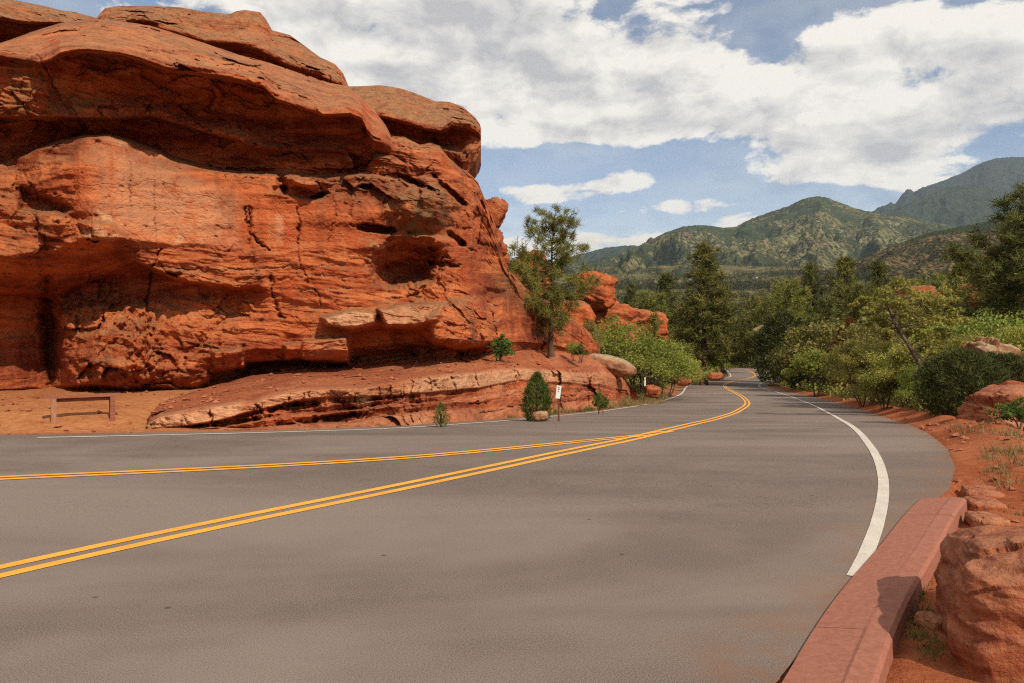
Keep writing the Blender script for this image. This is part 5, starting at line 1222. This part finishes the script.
wd = bpy.data.worlds.new('World'); SC.world = wd; wd.use_nodes = True; wd.cycles.sampling_method = 'NONE'; nt = wd.node_tree; nt.nodes.clear(); N = Nodes(nt)
sky = N.new('ShaderNodeTexSky', sky_type='NISHITA'); sky.sun_disc = False
sun_dir = Vector((math.sin(SUN_AZ) * math.cos(SUN_EL), math.cos(SUN_AZ) * math.cos(SUN_EL), math.sin(SUN_EL)))
sky.sun_elevation = SUN_EL; sky.sun_rotation = SUN_AZ; sky.altitude = 1900; sky.air_density = 1.0; sky.dust_density = 1.2; sky.ozone_density = 1.2
dirv = N.vmath('NORMALIZE', N.new('ShaderNodeTexCoord').outputs['Generated'])
sep = N.new('ShaderNodeSeparateXYZ'); N.l.new(dirv, sep.inputs[0]); dx, dy, dz = sep.outputs
az = N.math('ARCTAN2', dx, dy); el = N.math('ARCSINE', dz)
ae = N.new('ShaderNodeCombineXYZ'); N.l.new(az, ae.inputs[0]); N.l.new(el, ae.inputs[1]); ae = ae.outputs[0]
plane = N.new('ShaderNodeCombineXYZ'); dn = N.math('ADD', N.math('MAXIMUM', dz, 0), .10)
N.l.new(N.math('DIVIDE', dx, dn), plane.inputs[0]); N.l.new(N.math('DIVIDE', dy, dn), plane.inputs[1]); plane = plane.outputs[0]
# broad cloud cover, placed by azimuth and height above the horizon
def blob(c, s, a): 
    v = N.vmath('MULTIPLY', N.vmath('SUBTRACT', ae, c), (1 / s[0], 1 / s[1], 0)); d = N.vmath('DOT_PRODUCT', v, v)
    return N.math('MULTIPLY', N.math('EXPONENT', N.math('MULTIPLY', d, -1.0)), a)
cov = None
for (bx, by, rx, ry, am) in CLOUDS:
    A = math.atan((bx - CX) / F); E = math.atan((HY - by) / F * math.cos(A))
    b = blob((A, E, 0), (rx / F * math.cos(A) ** 2, ry / F * math.cos(A), 1), am); cov = b if cov is None else N.math('ADD', cov, b)
top_ = N.maprange(el, .40, .62, 0, .62); cov = N.math('ADD', cov, top_)
behind = N.maprange(dy, .35, -.2, 0, .42); cov = N.math('ADD', cov, behind)
wq = N.vmath('ADD', plane, N.vmath('SCALE', N.vmath('SUBTRACT', N.noise(plane, 1.3, 2, out=1), (.5, .5, .5)), scale=.35))
n1 = N.noise(wq, 2.3, 6, .56); 
soff = N.vmath('ADD', wq, (sun_dir.x * .10, sun_dir.y * .10 - .10, 0)); n2 = N.noise(soff, 2.3, 3, .54)
n0 = N.noise(wq, .75, 3, .5)
av = N.vmath('ADD', N.vmath('MULTIPLY', ae, (1, 1.7, 1)), N.vmath('SCALE', N.vmath('SUBTRACT', N.noise(ae, 9, 2, out=1), (.5, .5, .5)), scale=.06))
fine = N.noise(av, 9.5, 7, .60); fine2 = N.noise(N.vmath('ADD', av, (.022, .030, 0)), 9.5, 4, .60)
dens = N.math('ADD', cov, N.math('ADD', N.math('MULTIPLY', N.math('SUBTRACT', n1, .5), 1.5), N.math('MULTIPLY', N.math('SUBTRACT', fine, .5), 2.5)))
cm = N.maprange(dens, .33, .68)
veil = N.maprange(N.noise(N.vmath('MULTIPLY', ae, (1, 3.0, 1)), 4, 3, .55), .35, .75, .10, .34)
cm = N.math('MAXIMUM', cm, N.math('ADD', veil, N.maprange(el, .22, .02, 0, .40), clamp=True))
grey = None
for (bx, by, rx, ry, am) in GREYS:
    A = math.atan((bx - CX) / F); E = math.atan((HY - by) / F * math.cos(A))
    b = blob((A, E, 0), (rx / F * math.cos(A) ** 2, ry / F * math.cos(A), 1), am); grey = b if grey is None else N.math('ADD', grey, b)
lit = N.math('ADD', N.math('MULTIPLY', N.math('SUBTRACT', n1, n2), 2.0), N.math('MULTIPLY', N.math('SUBTRACT', fine, fine2), 3.6))
thick = N.maprange(dens, .55, 1.5, 0, .50)
shade = N.math('SUBTRACT', N.math('ADD', thick, N.math('ADD', grey, N.math('MULTIPLY', N.math('SUBTRACT', n0, .5), .8))), lit, clamp=True)
ccol = N.mix(shade, (1.0, .950, .870), (.55, .54, .55))
ccol = N.mix(N.maprange(el, .17, .06), ccol, (.98, .86, .70))
emis = N.new('ShaderNodeBackground'); N.inp(emis.inputs[0], ccol); emis.inputs[1].default_value = CLOUD_STR
bgs = N.new('ShaderNodeBackground'); N.l.new(sky.outputs[0], bgs.inputs[0]); bgs.inputs[1].default_value = SKY_STR
mx = N.new('ShaderNodeMixShader'); N.l.new(cm, mx.inputs[0]); N.l.new(bgs.outputs[0], mx.inputs[1]); N.l.new(emis.outputs[0], mx.inputs[2])
wo = N.new('ShaderNodeOutputWorld'); N.l.new(mx.outputs[0], wo.inputs[0])

sl = bpy.data.lights.new('sun', 'SUN'); sl.energy = SUN_STR; sl.angle = R(.6); sl.color = (1.0, .88, .72)
so = bpy.data.objects.new('sun', sl); COL.objects.link(so); so.rotation_euler = sun_dir.to_track_quat('Z', 'Y').to_euler(); so.location = (0, 0, 50)

cd = bpy.data.cameras.new('camera'); co = bpy.data.objects.new('camera', cd); COL.objects.link(co); SC.camera = co
co.location = (0, 0, EYE); co.rotation_euler = (R(90), 0, 0); cd.sensor_width = 36; cd.lens = 36 * F / 1024; cd.shift_y = -(341.5 - HY) / 1024; cd.clip_start = .05; cd.clip_end = 60000
SC.render.resolution_x, SC.render.resolution_y = 1024, 683
vs = SC.view_settings; vs.view_transform = 'Standard'; vs.look = 'None'; vs.exposure = EXPO; vs.gamma = 1; vs.use_curve_mapping = False
cy = SC.cycles; cy.use_denoising = DENOISE; cy.pixel_filter_type = 'BLACKMAN_HARRIS'; cy.filter_width = 1.2; cy.max_bounces = 4; cy.diffuse_bounces = 3; cy.adaptive_threshold = .012; cy.transparent_max_bounces = 8; cy.volume_bounces = 0
